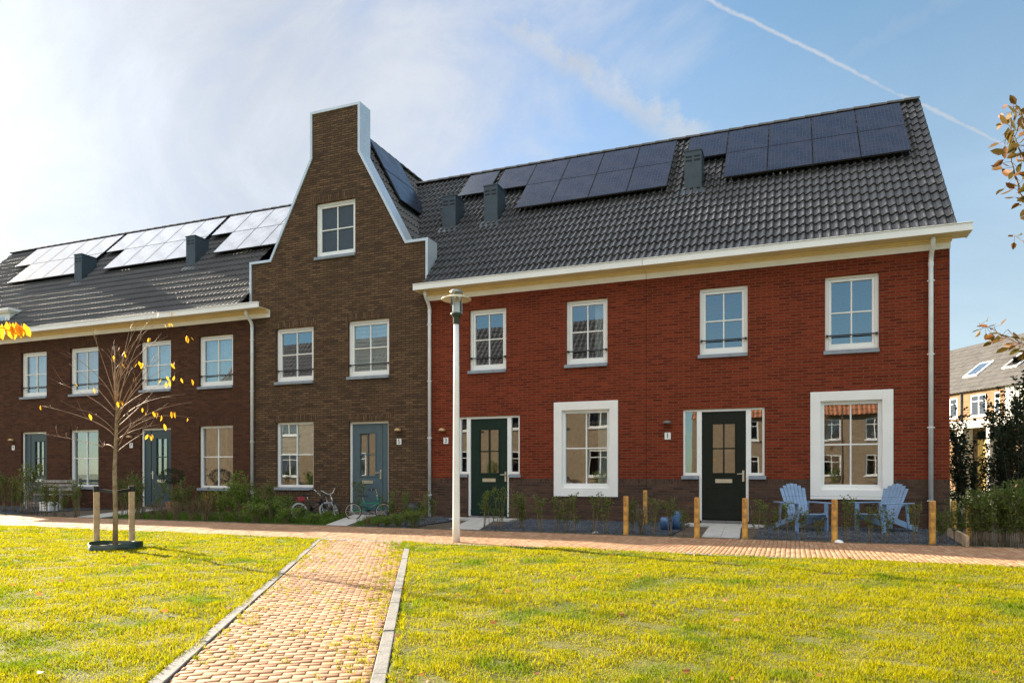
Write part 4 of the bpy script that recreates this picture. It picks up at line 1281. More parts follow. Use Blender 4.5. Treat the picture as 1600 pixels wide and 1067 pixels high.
m = MB(); m.lathe([(.0, 3.825), (.085, 3.825), (.098, 3.812), (.098, 3.845), (.08, 3.872), (.03, 3.885), (.0, 3.886)], n=28); m.build('cap', mat('cap_metal', (.30, .30, .26), .35, metal=.6, var=.05), L_, smooth=True)
for k in range(3):
    a = k * 2.094 + .5; m = MB(); m.tube([(math.cos(a) * .086, math.sin(a) * .086, 3.50), (math.cos(a) * .086, math.sin(a) * .086, 3.82)], .004, 6); m.build('rod', STEEL, L_)

# ------------------------------------------------------------------ trees
def bezier(a, b, c, n=7):
    a, b, c = Vector(a), Vector(b), Vector(c)
    return [a * (1 - t) ** 2 + b * 2 * t * (1 - t) + c * t * t for t in [i / n for i in range(n + 1)]]


def young_tree(name, label, base, specs, leafspots, rngs, rtrunk=.038, height=2.2, depthj=.5):
    org = Vector(base); T = thing(name, label, 'tree', base)
    zc0 = zc_of(base)
    m_ = MB()
    tp = [org + Vector((0, 0, -.05)), org + Vector((.005, 0, .5)), org + Vector((-.01, 0, 1.1)), atd(183, 640, zc0), atd(180, 590, zc0), atd(179, 540, zc0 - .05)]
    m_.tube(tp, [rtrunk, rtrunk * .8, rtrunk * .72, rtrunk * .45, rtrunk * .25, .006], 9)
    m_.build('trunk', BARK, T, org, smooth=True)
    br = MB(); ends = []
    for (x0, y0, xm, ym, x1, y1, r0) in specs:
        dz = rngs.uniform(-depthj, depthj)
        a = atd(x0, y0, zc0); b = atd(xm, ym, zc0 + dz * .5); c_ = atd(x1, y1, zc0 + dz)
        pts = bezier(a, b, c_, 8); r0 *= .72; br.tube(pts, [r0 * (1 - .8 * i / 8) for i in range(9)], 5)
        for q_ in range(3):
            i = rngs.randint(2, 7); d = (pts[i + 1] - pts[i]).normalized(); side = Vector((rngs.uniform(-1, 1), rngs.uniform(-1, 1), rngs.uniform(-.2, .9))).normalized()
            e = pts[i] + (d * .6 + side * .5).normalized() * rngs.uniform(.12, .35)
            br.tube(bezier(pts[i], pts[i] + d * .1, e, 4), [r0 * .32, r0 * .28, r0 * .22, r0 * .16, r0 * .1], 4)
    br.build('branches', TWIG, T, org, smooth=True)
    cs = []; ds = []
    for x, y, n_ in leafspots:
        c_ = atd(x, y, zc0 + rngs.uniform(-.3, .3))
        for k_ in range(max(1, int(n_ * .65))):
            cs.append(c_ + Vector((rngs.uniform(-.05, .05), rngs.uniform(-.05, .05), rngs.uniform(-.02, .03))) - org); ds.append((rngs.uniform(-.5, .7), rngs.uniform(-.4, .4), -1))
    me = leaves_mesh('leaves', [tuple(c) for c in cs], .085, np.random.default_rng(5), .38, dirs=ds)
    mobj('leaves', me, L_AUTY, T)
    return T


tb = gnd(180, 858)
specs = [(186, 695, 205, 640, 300, 628, .012), (183, 690, 210, 655, 262, 648, .009), (184, 705, 200, 690, 232, 672, .010), (178, 700, 168, 690, 160, 698, .013),
         (160, 698, 140, 690, 60, 676, .008), (178, 680, 160, 655, 66, 634, .011), (178, 672, 150, 640, 118, 640, .008), (181, 665, 210, 620, 290, 616, .009),
         (182, 660, 205, 600, 250, 560, .011), (182, 655, 200, 590, 262, 540, .011), (182, 650, 195, 570, 225, 520, .011), (181, 640, 190, 560, 205, 505, .010),
         (181, 636, 184, 560, 240, 492, .012), (180, 630, 176, 580, 182, 540, .010), (179, 628, 168, 590, 105, 550, .010), (179, 640, 150, 600, 108, 568, .008),
         (182, 668, 215, 640, 240, 612, .010), (183, 645, 208, 615, 278, 592, .009), (182, 625, 198, 590, 215, 560, .009), (180, 615, 190, 560, 262, 525, .009),
         (179, 618, 160, 560, 145, 520, .008), (178, 650, 150, 620, 92, 598, .008), (179, 690, 200, 670, 250, 663, .009), (182, 680, 215, 640, 300, 652, .008),
         (180, 610, 192, 545, 220, 500, .010), (181, 655, 215, 590, 268, 572, .010), (180, 600, 185, 540, 250, 503, .009), (180, 606, 172, 560, 176, 545, .009)]
spots = [(253, 489, 3), (267, 488, 4), (262, 507, 4), (192, 547, 4), (170, 557, 3), (176, 560, 2), (236, 528, 5), (290, 527, 5), (297, 527, 3), (216, 568, 4), (224, 563, 2), (191, 565, 3),
         (271, 567, 5), (260, 590, 5), (263, 596, 4), (276, 589, 4), (297, 594, 3), (204, 592, 2), (186, 627, 5), (190, 628, 4), (223, 640, 3), (226, 643, 3), (244, 644, 4), (242, 648, 3), (250, 646, 5), (266, 645, 5), (270, 643, 5), (295, 655, 4),
         (256, 664, 2), (238, 679, 5), (233, 680, 3), (142, 604, 2), (135, 649, 2), (115, 595, 2), (65, 634, 2), (258, 505, 3), (188, 545, 3), (220, 570, 3)]
TREE = young_tree('young_tree', 'young bare tree with a few orange leaves, tied between two stakes on the lawn', (tb.x, tb.y, 0), specs, spots, random.Random(2))
dup(TREE, (6, -26, 0), 1.2, 'young bare tree near the pale houses behind the viewer', scale=1.5)

for px_, py_, nm in ((151, 853, 'left wooden tree stake with black cap beside the young tree'), (206, 851, 'right wooden tree stake with black cap beside the young tree')):
    b = gnd(px_, py_ + 2); s_ = thing('tree_stake', nm, 'stake', (b.x, b.y, 0), group='stakes holding the young tree')
    m = MB(); m.lathe([(0, -.1), (.040, -.1), (.040, .86), (.034, .885), (0, .885)], n=14); m.build('post', STAKE, s_, smooth=False)
    # strap to the trunk
    m = MB(); t0 = Vector((tb.x - b.x, tb.y - b.y, .80)); m.bar((0, 0, .83), t0, .006, .045); m.lathe([(.042, .80), (.044, .80), (.044, .885), (.042, .885)], n=14); m.build('strap', RUBBER, s_)
rg_ = MB(); n_ = 48; vs = []; fs = []
for k_ in range(n_):
    a = 2 * math.pi * k_ / n_; rr = .335 + .012 * math.sin(3 * a) + .008 * math.sin(7 * a + 1)
    for (r2, z) in ((rr, -.03), (rr, .10 + .012 * math.sin(2 * a + 1)), (rr - .006, .10 + .012 * math.sin(2 * a + 1)), (rr - .006, -.03)): vs.append((r2 * math.cos(a), r2 * math.sin(a), z))
for k_ in range(n_):
    for j in range(3): a = k_ * 4 + j; b = ((k_ + 1) % n_) * 4 + j; fs.append((a, b, b + 1, a + 1))
rg_.add(vs, fs); o = rg_.build('root_guard', GUARD, smooth=True); o.location = (tb.x, tb.y, 0); tag(o, 'dark green plastic root guard ring around the young tree', 'root guard')
m = MB(); m.lathe([(0, .07), (.2, .06), (.34, .04)], n=24); o = m.build('planting_soil', soil); o.location = (tb.x, tb.y, 0); struct(o)


def branch_tree(name, label, trunk_xy, h, limbs, leafm, size, barkm):
    T = thing(name, label, 'tree', (trunk_xy[0], trunk_xy[1], 0)); org = Vector((trunk_xy[0], trunk_xy[1], 0))
    m_ = MB(); m_.tube([org + Vector((0, 0, -.05)), org + Vector((.02, 0, h * .4)), org + Vector((0, .03, h * .75)), org + Vector((.03, 0, h))], [.05, .04, .028, .01], 9); m_.build('trunk', barkm, T, org, smooth=True)
    b_ = MB(); cs = []; ds = []; rg2 = random.Random(len(label))
    for pts, r0, nl in limbs:
        pts = [Vector(p) for p in pts]
        zt = pts[0].z
        pts = [org + Vector((0, 0, zt - .25))] + pts
        sm = []
        for i in range(len(pts) - 1):
            for k_ in range(4):
                t = k_ / 4; sm.append(pts[i].lerp(pts[i + 1], t) + Vector((rg2.uniform(-1, 1), rg2.uniform(-1, 1), rg2.uniform(-1, 1))) * .006)
        sm.append(pts[-1]); n2 = len(sm)
        b_.tube(sm, [max(.0018, r0 * (1 - .85 * i / n2)) for i in range(n2)], 6)
        for k_ in range(nl):
            i = rg2.randint(max(2, n2 // 4), n2 - 1); d = (sm[i] - sm[i - 1]).normalized()
            side = Vector((rg2.uniform(-1, 1), rg2.uniform(-1, 1), rg2.uniform(-1, .6))).normalized(); e = sm[i] + side * rg2.uniform(.01, .07)
            b_.tube([sm[i], (sm[i] + e) / 2 + Vector((0, 0, .004)), e], .0011, 3, cap=False)
            cs.append(tuple(e - org)); ds.append(tuple(d * .8 + side * .7 + Vector((0, 0, -.45))))
    b_.build('branches', barkm, T, org, smooth=True)
    mobj('leaves', leaves_mesh('leaves', cs, size, np.random.default_rng(9), .48, dirs=ds), leafm, T)
    return T


zr = 3.4
rt_xy = cw(1790, 3.5)
limbs = []
def L2(pxs, r0, nl, z=zr): limbs.append(([atd(x, y, z + .12 * i) for i, (x, y) in enumerate(pxs)][::1], r0, nl))
L2([(1640, 540), (1600, 541), (1565, 525), (1545, 512), (1530, 505)], .007, 26)
L2([(1650, 560), (1610, 545), (1590, 530), (1575, 515)], .006, 14)
L2([(1640, 350), (1610, 330), (1590, 290), (1578, 240), (1580, 190), (1583, 162)], .008, 52)
L2([(1640, 300), (1610, 270), (1590, 225), (1575, 205), (1570, 225)], .006, 34)
L2([(1640, 280), (1610, 240), (1600, 200), (1590, 170)], .006, 26)
L2([(1640, 400), (1610, 385), (1595, 375), (1585, 368)], .004, 10)
L2([(1640, 240), (1612, 215), (1596, 182), (1585, 215)], .005, 26)
L2([(1690, 150), (1660, 100), (1650, 50), (1660, 0)], .006, 40)
L2([(1700, 420), (1680, 470), (1660, 500)], .006, 30)
branch_tree('tree', 'tree at the right edge reaching in with brown and green leaves', (rt_xy.x, rt_xy.y), 3.4, limbs, L_RIGHT, .062, DTWIG)
limbs = []
L2([(-90, 495), (-40, 498), (0, 503), (30, 505), (42, 508)], .005, 0, 2.6)
L2([(-90, 440), (-120, 380), (-100, 320)], .006, 20, 2.6)
lt_xy = cw(-170, 2.7)
LT = branch_tree('tree', 'tree at the left edge with one twig of yellow drooping leaves', (lt_xy.x, lt_xy.y), 2.6, limbs, L_AUTY, .07, DTWIG)
org = Vector((lt_xy.x, lt_xy.y, 0)); cs, ds = [], []
for (x, y, dx_) in ((3, 506, -.1), (-4, 508, .1), (10, 502, .25), (14, 503, .35), (24, 503, .3), (26, 505, .4), (33, 503, .25), (37, 505, .5), (20, 504, .1), (30, 508, .45), (-14, 506, 0)):
    cs.append(tuple(atd(x, y, 2.75) - org)); ds.append((dx_, .1, -1))
mobj('leaves', leaves_mesh('leaves', cs, .064, np.random.default_rng(4), .40, dirs=ds), L_AUTY, LT)

# ------------------------------------------------------------------ shrubs
def shrub_proto(seed, h, r, nst, nleaf, leafm, lsize, low=.35, stemm=STEM, top_heavy=True):
    rr = random.Random(seed); T = bpy.data.objects.new('shrub', None); C.objects.link(T)
    st = MB(); cs = []
    for s_ in range(nst):
        a = rr.uniform(0, 6.28); rad = r * rr.uniform(.2, 1); x0, y0 = math.cos(a) * rad * .3, math.sin(a) * rad * .3
        hh = h * rr.uniform(.72, 1); tip = Vector((math.cos(a) * rad, math.sin(a) * rad, hh)); b0 = Vector((x0, y0, -.03))
        mid = Vector((x0 * 1.2 + rr.uniform(-.02, .02), y0 * 1.2 + rr.uniform(-.02, .02), hh * .5)); pts = bezier(b0, mid, tip, 6)
        st.tube(pts, [.006, .0055, .005, .004, .0035, .003, .0015], 4)
        for b_ in range(3):
            i = rr.randint(2, 5); e = pts[i] + Vector((rr.uniform(-1, 1) * r * .6, rr.uniform(-1, 1) * r * .6, h * .22)); st.tube([pts[i], (pts[i] + e) / 2, e], .002, 3, cap=False)
            for k_ in range(nleaf // (nst * 4)):
                t = rr.uniform(.1, 1); p = pts[i].lerp(e, t)
                cs.append(p + Vector((rr.gauss(0, .018), rr.gauss(0, .018), rr.gauss(0, .018))))
        for k_ in range(nleaf // (nst * 4)):
            t = (rr.uniform(low, 1)) ** .8; i = min(5, int(t * 6)); p = pts[i].lerp(pts[i + 1], t * 6 - i if t * 6 - i < 1 else 1)
            cs.append(p + Vector((rr.gauss(0, .022), rr.gauss(0, .022), rr.gauss(0, .02))))
    st.build('stems', stemm, T, smooth=True)
    me = leaves_mesh('leaves', [tuple(c) for c in cs], lsize, np.random.default_rng(seed), .55)
    mobj('leaves', me, leafm, T)
    return T


PROTO = {}
for i in range(4): PROTO['a%d' % i] = shrub_proto(10 + i, .62, .13, 3 + i % 2, 210, L_SHRUB, .036, low=.5)
for i in range(3): PROTO['b%d' % i] = shrub_proto(30 + i, .95, .20, 7, 620, L_SHRUB, .038, low=.15)
for i in range(2): PROTO['w%d' % i] = shrub_proto(50 + i, .55, .25, 14, 620, L_BROWN, .024, low=.1)
for i in range(2): PROTO['g%d' % i] = shrub_proto(60 + i, 1.0, .25, 9, 760, L_LIME, .05, low=.1)
for i in range(2): PROTO['l%d' % i] = shrub_proto(70 + i, .35, .30, 22, 900, L_LIME, .035, low=.05)
for i in range(3): PROTO['t%d' % i] = shrub_proto(80 + i, 2.5, .46, 11, 1500, L_DARK, .068, low=.12, stemm=DTWIG)
for i in range(3): PROTO['h%d' % i] = shrub_proto(90 + i, .95, .24, 10, 900, L_SHRUB, .045, low=.25)
for i in range(1): PROTO['v%d' % i] = shrub_proto(99 + i, .55, .22, 20, 420, leaf_mat('sage_leaf', (.17, .18, .12), (.10, .11, .07), .2), .03, low=.3)
PBASE = {'a': .62, 'b': .95, 'w': .55, 'g': 1.0, 'l': .35, 't': 2.5, 'h': .95, 'v': .55}
used = set(); CNT = {}
DESC = {'a': 'thin sparse young shrub', 'b': 'bushy green shrub', 'w': 'low brownish hedge shrub', 'g': 'lush light green plant',
        'l': 'low bright green plant', 't': 'tall dark leafy climber', 'h': 'dense hedge shrub', 'v': 'grey-green fine leaved shrub'}


def shrub(kind, px, py, hpx, where, group):
    p = gnd(px, min(py, 858)); p.y = max(p.y, YG + .12) if py < 865 else p.y
    p.x = p.x
    # keep the pixel column
    r = ray(px, 740); t = (p.y + CD) / r.y; p.x = r.x * t
    hm = hpx / F_PX * zc_of(p); i = CNT.get(kind, 0); CNT[kind] = i + 1
    n_ = len([k_ for k_ in PROTO if k_[0] == kind]); key = kind + str(i % n_); sc_ = hm / PBASE[kind]
    lab = DESC[kind] + ' ' + where
    if key not in used:
        used.add(key); o = PROTO[key]; o.location = p; o.scale = (sc_,) * 3; o.rotation_euler = (0, 0, rnd.uniform(0, 6.28)); o['label'] = lab; o['group'] = group
    else: o = dup(PROTO[key], p, rnd.uniform(0, 6.28), lab, group, sc_)
    o.scale = (sc_ * rnd.uniform(.9, 1.15), sc_ * rnd.uniform(.9, 1.15), sc_)
    o['category'] = 'shrub'
    return o


G1, G2, G3, G4 = 'shrubs in front of house 1', 'shrubs in front of house 3', 'plants in front of the gabled house', 'shrubs in front of the maroon houses'
S = shrub
# house 1 garden, right to left
S('a', 1216, 848, 56, 'just right of the bollard at door 1', G1); S('a', 1196, 838, 50, 'against the plinth right of door 1', G1)
S('a', 1234, 849, 60, 'in front of the back of the left blue chair', G1); S('a', 1256, 850, 54, 'before the seat of the left blue chair', G1)
S('a', 1278, 850, 40, 'before the front leg of the left blue chair', G1); S('a', 1321, 850, 70, 'just right of the white stone and bollard between the chairs', G1)
S('a', 1340, 848, 52, 'left of the right blue chair', G1); S('a', 1358, 850, 58, 'before the seat of the right blue chair', G1)
S('a', 1384, 851, 62, 'before the back of the right blue chair', G1); S('a', 1430, 852, 64, 'between the right blue chair and the downpipe', G1)
S('h', 1474, 850, 58, 'between the two bollards at the house corner', G1)
S('a', 1181, 848, 62, 'left of the blue chairs, closest to door 1', G1)
# between door 1 and door 3
S('v', 1002, 836, 46, 'beside the bollards between windows', G1); S('b', 990, 836, 62, 'behind the bollard nearest the joint of the red houses', G1)
S('a', 1046, 838, 62, 'above the blue pots', G1); S('a', 1070, 840, 50, 'between the blue pots and the bollard', G1); S('a', 1020, 838, 58, 'between the sage bush and the blue pots', G1)
S('a', 946, 836, 58, 'left of the leftmost bollard, under the white window surround', G2); S('a', 928, 836, 66, 'beside the white litter under the large window', G2)
S('a', 886, 834, 66, 'under the left part of the large white window', G2); S('a', 900, 834, 60, 'under the middle of the large white window', G2); S('a', 870, 832, 56, 'under the left edge of the white surround', G2)
S('a', 846, 832, 60, 'midway between door 3 and the large window', G2)
S('b', 818, 828, 60, 'right of door 3 against the plinth', G2); S('a', 805, 828, 66, 'at the right post of door 3', G2)
S('a', 783, 828, 66, 'before the right half of the green door', G2); S('a', 768, 828, 60, 'before the letterbox of the green door', G2); S('a', 754, 828, 62, 'before the left half of the green door', G2)
# house 5
S('b', 662, 822, 56, 'beside the downpipe right of the gabled house', G3); S('b', 676, 818, 46, 'on the gravel right of the downpipe', G3)
S('b', 634, 822, 60, 'left of the black round pot', G3); S('b', 612, 818, 56, 'right of the green bicycle', G3); S('a', 598, 808, 40, 'at the right post of the grey-blue door', G3)
S('a', 562, 806, 54, 'behind the green bicycle at the left door post', G3)
S('l', 648, 824, 28, 'under the black round pot', G3); S('l', 622, 824, 22, 'right of the green bicycle at the pavement', G3); S('l', 604, 824, 18, 'in front of the green bicycle front wheel', G3)
S('l', 590, 824, 14, 'in front of the green bicycle pedals', G3); S('w', 574, 825, 20, 'in front of the green bicycle', G3)
for i, x in enumerate((400, 424, 448, 470, 492, 512, 412, 438)):
    S('l', x, 818 - (i % 2) * 6 - (8 if i > 5 else 0), (32, 30, 26, 20, 16, 14, 32, 30)[i], ('nearest the pavement, ' if i % 2 == 0 else 'towards the wall, ') + ['left of the garden ground', 'under the ground window', 'below the window sill', 'left of the bicycles', 'in front of the silver bicycles', 'beside the slab path', 'by the left downpipe', 'near the lower window corner'][i], G3)
S('b', 424, 815, 68, 'in front of the lower left window edge of the gabled house', G3)
S('g', 376, 815, 78, 'at the right end of the maroon house 7 garden', G4); S('g', 362, 812, 62, 'below the ground window of house 7', G4); S('g', 402, 814, 50, 'beside the left downpipe', G4); S('g', 346, 815, 52, 'left of the tallest lush plant', G4)
S('b', 388, 812, 64, 'just left of the left downpipe', G4)
S('w', 220, 811, 30, 'at the foot of the blue door of house 7', G4); S('w', 238, 812, 28, 'under the letterbox of house 7', G4); S('w', 256, 812, 28, 'right of the door of house 7', G4); S('w', 275, 813, 30, 'below the round topiary', G4); S('w', 300, 813, 34, 'below the window of house 7', G4); S('w', 322, 814, 36, 'in front of the yellow flowers', G4)
S('b', 280, 806, 62, 'between door 7 and the topiary ball', G4); S('b', 294, 809, 56, 'in front of the topiary ball', G4); S('a', 248, 810, 58, 'before the door of house 7', G4); S('a', 268, 808, 50, 'right of door 7', G4)
S('b', 312, 810, 46, 'below the left part of the ground window of house 7', G4); S('b', 332, 812, 52, 'below the right part of the ground window of house 7', G4)
S('b', 192, 805, 62, 'behind the tree trunk on the right', G4); S('b', 214, 806, 60, 'behind the number plate side of door 7', G4); S('b', 203, 806, 66, 'behind the right tree stake', G4); S('a', 218, 800, 70, 'against the white post of door 7', G4)
S('b', 6, 800, 66, 'at the left picture edge', G4); S('b', 20, 800, 60, 'left of door 9', G4); S('b', 34, 802, 62, 'at the left post of door 9', G4); S('a', 47, 803, 78, 'before the blue door of house 9', G4)
S('a', 62, 803, 70, 'before the right half of door 9', G4); S('b', 74, 804, 54, 'between door 9 and the bench', G4); S('b', 84, 806, 54, 'left of the grey bench', G4); S('b', 100, 806, 44, 'before the left end of the grey bench', G4)
S('b', 116, 808, 48, 'before the grey bench', G4); S('a', 124, 808, 60, 'before the right end of the grey bench', G4); S('b', -14, 800, 66, 'just outside the left picture edge', G4)
for i, x in enumerate((336, 330, 344)):
    pass
yf = shrub_proto(120, .62, .14, 8, 140, L_YEL, .03, low=.8); pp = gnd(334, 812); yf.location = (pp.x, -2.9, 0); tag(yf, 'yellow flowering plant below the ground window of house 7', 'flowering plant')
# hedge and climbers at the right end
G5 = 'hedge to the right of house 1'
for i, (x, y, h_) in enumerate(((1496, 846, 62), (1524, 852, 74), (1540, 853, 90), (1556, 854, 84), (1572, 854, 96), (1590, 856, 92), (1608, 857, 96), (1628, 858, 90), (1650, 859, 90), (1533, 846, 80), (1565, 847, 96), (1600, 848, 100))):
    S('h', x, y, h_, ['first from the house corner', 'right of the corner bollard', 'second right of the bollard', 'third right of the bollard', 'fourth right of the bollard', 'sixth right of the bollard', 'at the right picture edge', 'beyond the right edge', 'farthest right beyond the edge', 'behind the front hedge, leftmost', 'behind the front hedge, middle', 'behind the front hedge at the right edge'][i], G5)
for i, (px_, Y_, h_, zr_) in enumerate(((1500, 1.5, 1.75, 0), (1516, .8, 2.5, 1), (1497, 2.6, 1.9, 2), (1540, 2.0, 1.9, 3), (1574, .8, 2.75, 4), (1592, .2, 2.9, 5), (1608, .9, 2.6, 6), (1556, 1.5, 1.6, 7), (1585, 2.4, 2.4, 8), (1632, 1.4, 2.6, 9), (1530, 3.4, 1.5, 10))):
    r = ray(px_, 740); t = (Y_ + CD) / r.y; p = Vector((r.x * t, Y_, 0))
    lab = 'tall dark leafy climber ' + ['at the house corner', 'with pointed top left of the yellow door', 'deep behind the corner', 'in front of the yellow door', 'right of the yellow door', 'tallest at the right edge', 'last before the right edge', 'low one by the yellow door', 'behind the tallest climber', 'outside the right edge', 'farthest back and shortest'][i]
    key = 't%d' % (i % 3)
    if key not in used: used.add(key); o = PROTO[key]; o.location = p; o['label'] = lab
    else: o = dup(PROTO[key], p, i * 1.3, lab)
    o.scale = (h_ / 2.5 * .95,) * 2 + (h_ / 2.5,); o['category'] = 'shrub'; o['group'] = 'climbers beside house 1'

for i in range(16):
    shrub_y = -21.2 if i < 8 else -38.9
    o = dup(PROTO['h%d' % (i % 3)], (-9.5 - i * 3.1 if i < 8 else 20 - (i - 8) * 3.4, shrub_y, 0), i * 1.7, 'dense green bush at the foot of the pale houses behind the viewer', 'bushes before the houses behind the viewer')
    o.scale = (2.2, 2.2, 1.3 + .3 * (i % 3)); o['category'] = 'shrub'

# topiary ball
tx = -16.0; T = thing('topiary', 'round clipped dark green topiary ball on a stem left of the window of house 7', 'topiary', (-15.75, -.75, 0))
m = MB(); m.tube([(0, 0, .25), (0, 0, .8)], .015, 6); m.build('stem', STEM, T)
m = MB(); m.lathe([(.0, 0), (.13, 0), (.17, .3), (.15, .3), (.0, .27)], n=16); m.build('pot', POTTER, T, smooth=False)
rr = np.random.default_rng(8); d = rr.normal(size=(1500, 3)); d /= np.linalg.norm(d, axis=1)[:, None]; cs = d * (.30 * rr.uniform(.72, 1, 1500)[:, None]); cs[:, 2] *= .8; cs[:, 2] += .98; cs[:, 0] *= 1.25
mobj('crown', leaves_mesh('crown', cs, .035, rr, .5), L_DARK, T)

# grassy tufts: path weeds and garden fringe --------------------------------
rw = np.random.default_rng(21)
pts = []
for i in range(560):
    y = YK - .1 - rw.uniform(0, 6.4) ; q = rw.uniform(0, 1); xl, xr = left_x(y) + KX, right_x(y) - KX
    x = xr - abs(rw.normal(0, .20)) if q < .6 else (xl + abs(rw.normal(0, .15)) if q < .8 else rw.uniform(xl, xr))
    near = y < -8.5
    for k_ in range(int(rw.uniform(4, 20) * (.8 if near else 1.2))): pts.append((x + rw.normal(0, .018), y + rw.normal(0, .016), .006))
for side, off_, n_ in ((-1, -.02, 4200), (1, -.03, 1800)):
    for i in range(n_):
        y = YK - .05 - rw.uniform(0, 7.5); P0 = path_pt(side, y, off_ + rw.normal(0, .018) + (.06 * max(0, math.sin(y * 5.1)) * rw.uniform(0, 1) if side < 0 else 0)); pts.append((P0.x, P0.y, .012))
for i in range(700):
    P0 = path_pt(1, YK - .05 - rw.uniform(0, .9), rw.uniform(-.02, .14)); pts.append((P0.x, P0.y, .02))
for i in range(9000):
    x = rw.uniform(-26, 7); P0 = Vector((x, YK - .05 - abs(rw.normal(0, .03)), .005))
    if x < left_x(YK) or x > right_x(YK): pts.append(tuple(P0))
pts = np.array(pts); Hh = rw.uniform(.015, .05, len(pts)); V, f = blades(pts, Hh, rw, wid=.0026, lean=1.2)
struct(mobj('weeds', raw_mesh('weeds', V, f), GRASS), 'stuff')
# long grass in the gardens of the gabled house and house 7
pts = []
for x0, x1, y0, y1, n_ in ((-13.6, -9.3, YG + .05, -.5, 12000), (-10.0, -7.9, YG + .03, -1.4, 6500), (-15.2, -13.4, YG + .05, -1.5, 4000), (-26, 3.5, YG + .01, YG + .10, 5000)):
    pts.append(np.stack([rw.uniform(x0, x1, n_), rw.uniform(y0, y1, n_), np.full(n_, -.01)], 1))
pts = np.concatenate(pts)
t = (pts[:, 1] - YG) / (0 - YG); xl = -8.75 + (-10.3 + 8.75) * t - .1; xr = -8.25 + (-9.6 + 8.25) * t + .1
pts = pts[~((pts[:, 0] > xl) & (pts[:, 0] < xr))]
Hh = rw.uniform(.05, .17, len(pts)) * np.where(pts[:, 1] < YG + .3, .35, 1.0); V, f = blades(pts, Hh, rw, wid=.004, lean=.7)
LG = leaf_mat('long_grass_blade', (.12, .20, .02), (.07, .12, .02), .5)
struct(mobj('long_grass', raw_mesh('long_grass', V, f), LG), 'stuff')
# fallen leaves
cs, ds = [], []
for i in range(150):
    zc_ = rw.uniform(3, 11); xc = rw.uniform(-.75, .75) * zc_; X, Y = cT * xc - sT * zc_, -CD + sT * xc + cT * zc_
    if Y > YK: continue
    cs.append((X, Y, float(lawn_h(X, Y)) + .035)); a = rw.uniform(0, 6.28); ds.append((math.cos(a), math.sin(a), rw.uniform(-.2, .3)))
struct(mobj('fallen_leaves', leaves_mesh('fallen_leaves', cs, .045, np.random.default_rng(2), .6, dirs=ds), leaf_mat('dry_leaf', (.42, .19, .06), (.25, .09, .03), .3)), 'stuff')

# ------------------------------------------------------------------ bollards, wire, edging
def bollard(px, py, ztop_px, label, fixy=None):
    b = gnd(px, py)
    if fixy is not None: r = ray(px, 740); t = (fixy + CD) / r.y; b = Vector((r.x * t, fixy, 0))
    h = CH + (HY - ztop_px) / F_PX * zc_of(b)
    m_ = MB(); r0 = .046; m_.lathe([(0, -.1), (r0, -.1), (r0 * .98, h * .5), (r0 * .96, h - .014), (r0 * .8, h), (0, h + .002)], n=16)
    o = m_.build('bollard', POST, smooth=False); o.location = b; tag(o, label, 'bollard', 'round yellow wooden bollards along the front gardens'); return b, h


B1 = bollard(978, 837, 775, 'yellow wooden bollard, leftmost, at the joint between the two red houses')
bollard(1008, 0, 766, 'yellow wooden bollard standing back near the wall between the red houses', -.9)
B2 = bollard(1089, 842, 777, 'yellow wooden bollard left of the slab path to door 1')
B3 = bollard(1164, 843, 778, 'yellow wooden bollard right of the slab path to door 1')
B4 = bollard(1304, 848, 780, 'yellow wooden bollard between the two blue chairs, beside the white stone')
B5 = bollard(1457, 852, 782, 'yellow wooden bollard before the downpipe at the house corner')
B6 = bollard(1514, 843, 790, 'yellow wooden bollard at the end of the timber edging')
B7 = bollard(1490, 0, 782, 'yellow wooden bollard behind the timber edging', -1.1)
m = MB()
for (pa, ha), (pb, hb) in ((B1, B2), (B3, B4), (B4, B5)):
    for zf in (.12, .45, .72):
        a = Vector((pa.x, pa.y, zf)); b = Vector((pb.x, pb.y, zf)); mid_ = (a + b) / 2 - Vector((0, 0, .012)); m.tube([a, mid_, b], .0018, 4)
o = m.build('wire_fence', VENT); tag(o, 'thin wires strung between the bollards before the front gardens', 'wire fence')
m = MB(); e0 = gnd(1512, 846, .1); e1 = gnd(1490, 826, .16); m.bar((e0.x, e0.y, .10), (e1.x, e1.y + .4, .10), .04, .16)
o = m.build('timber_edging', STAKE); tag(o, 'low timber edging boards beside the corner bollards', 'edging')

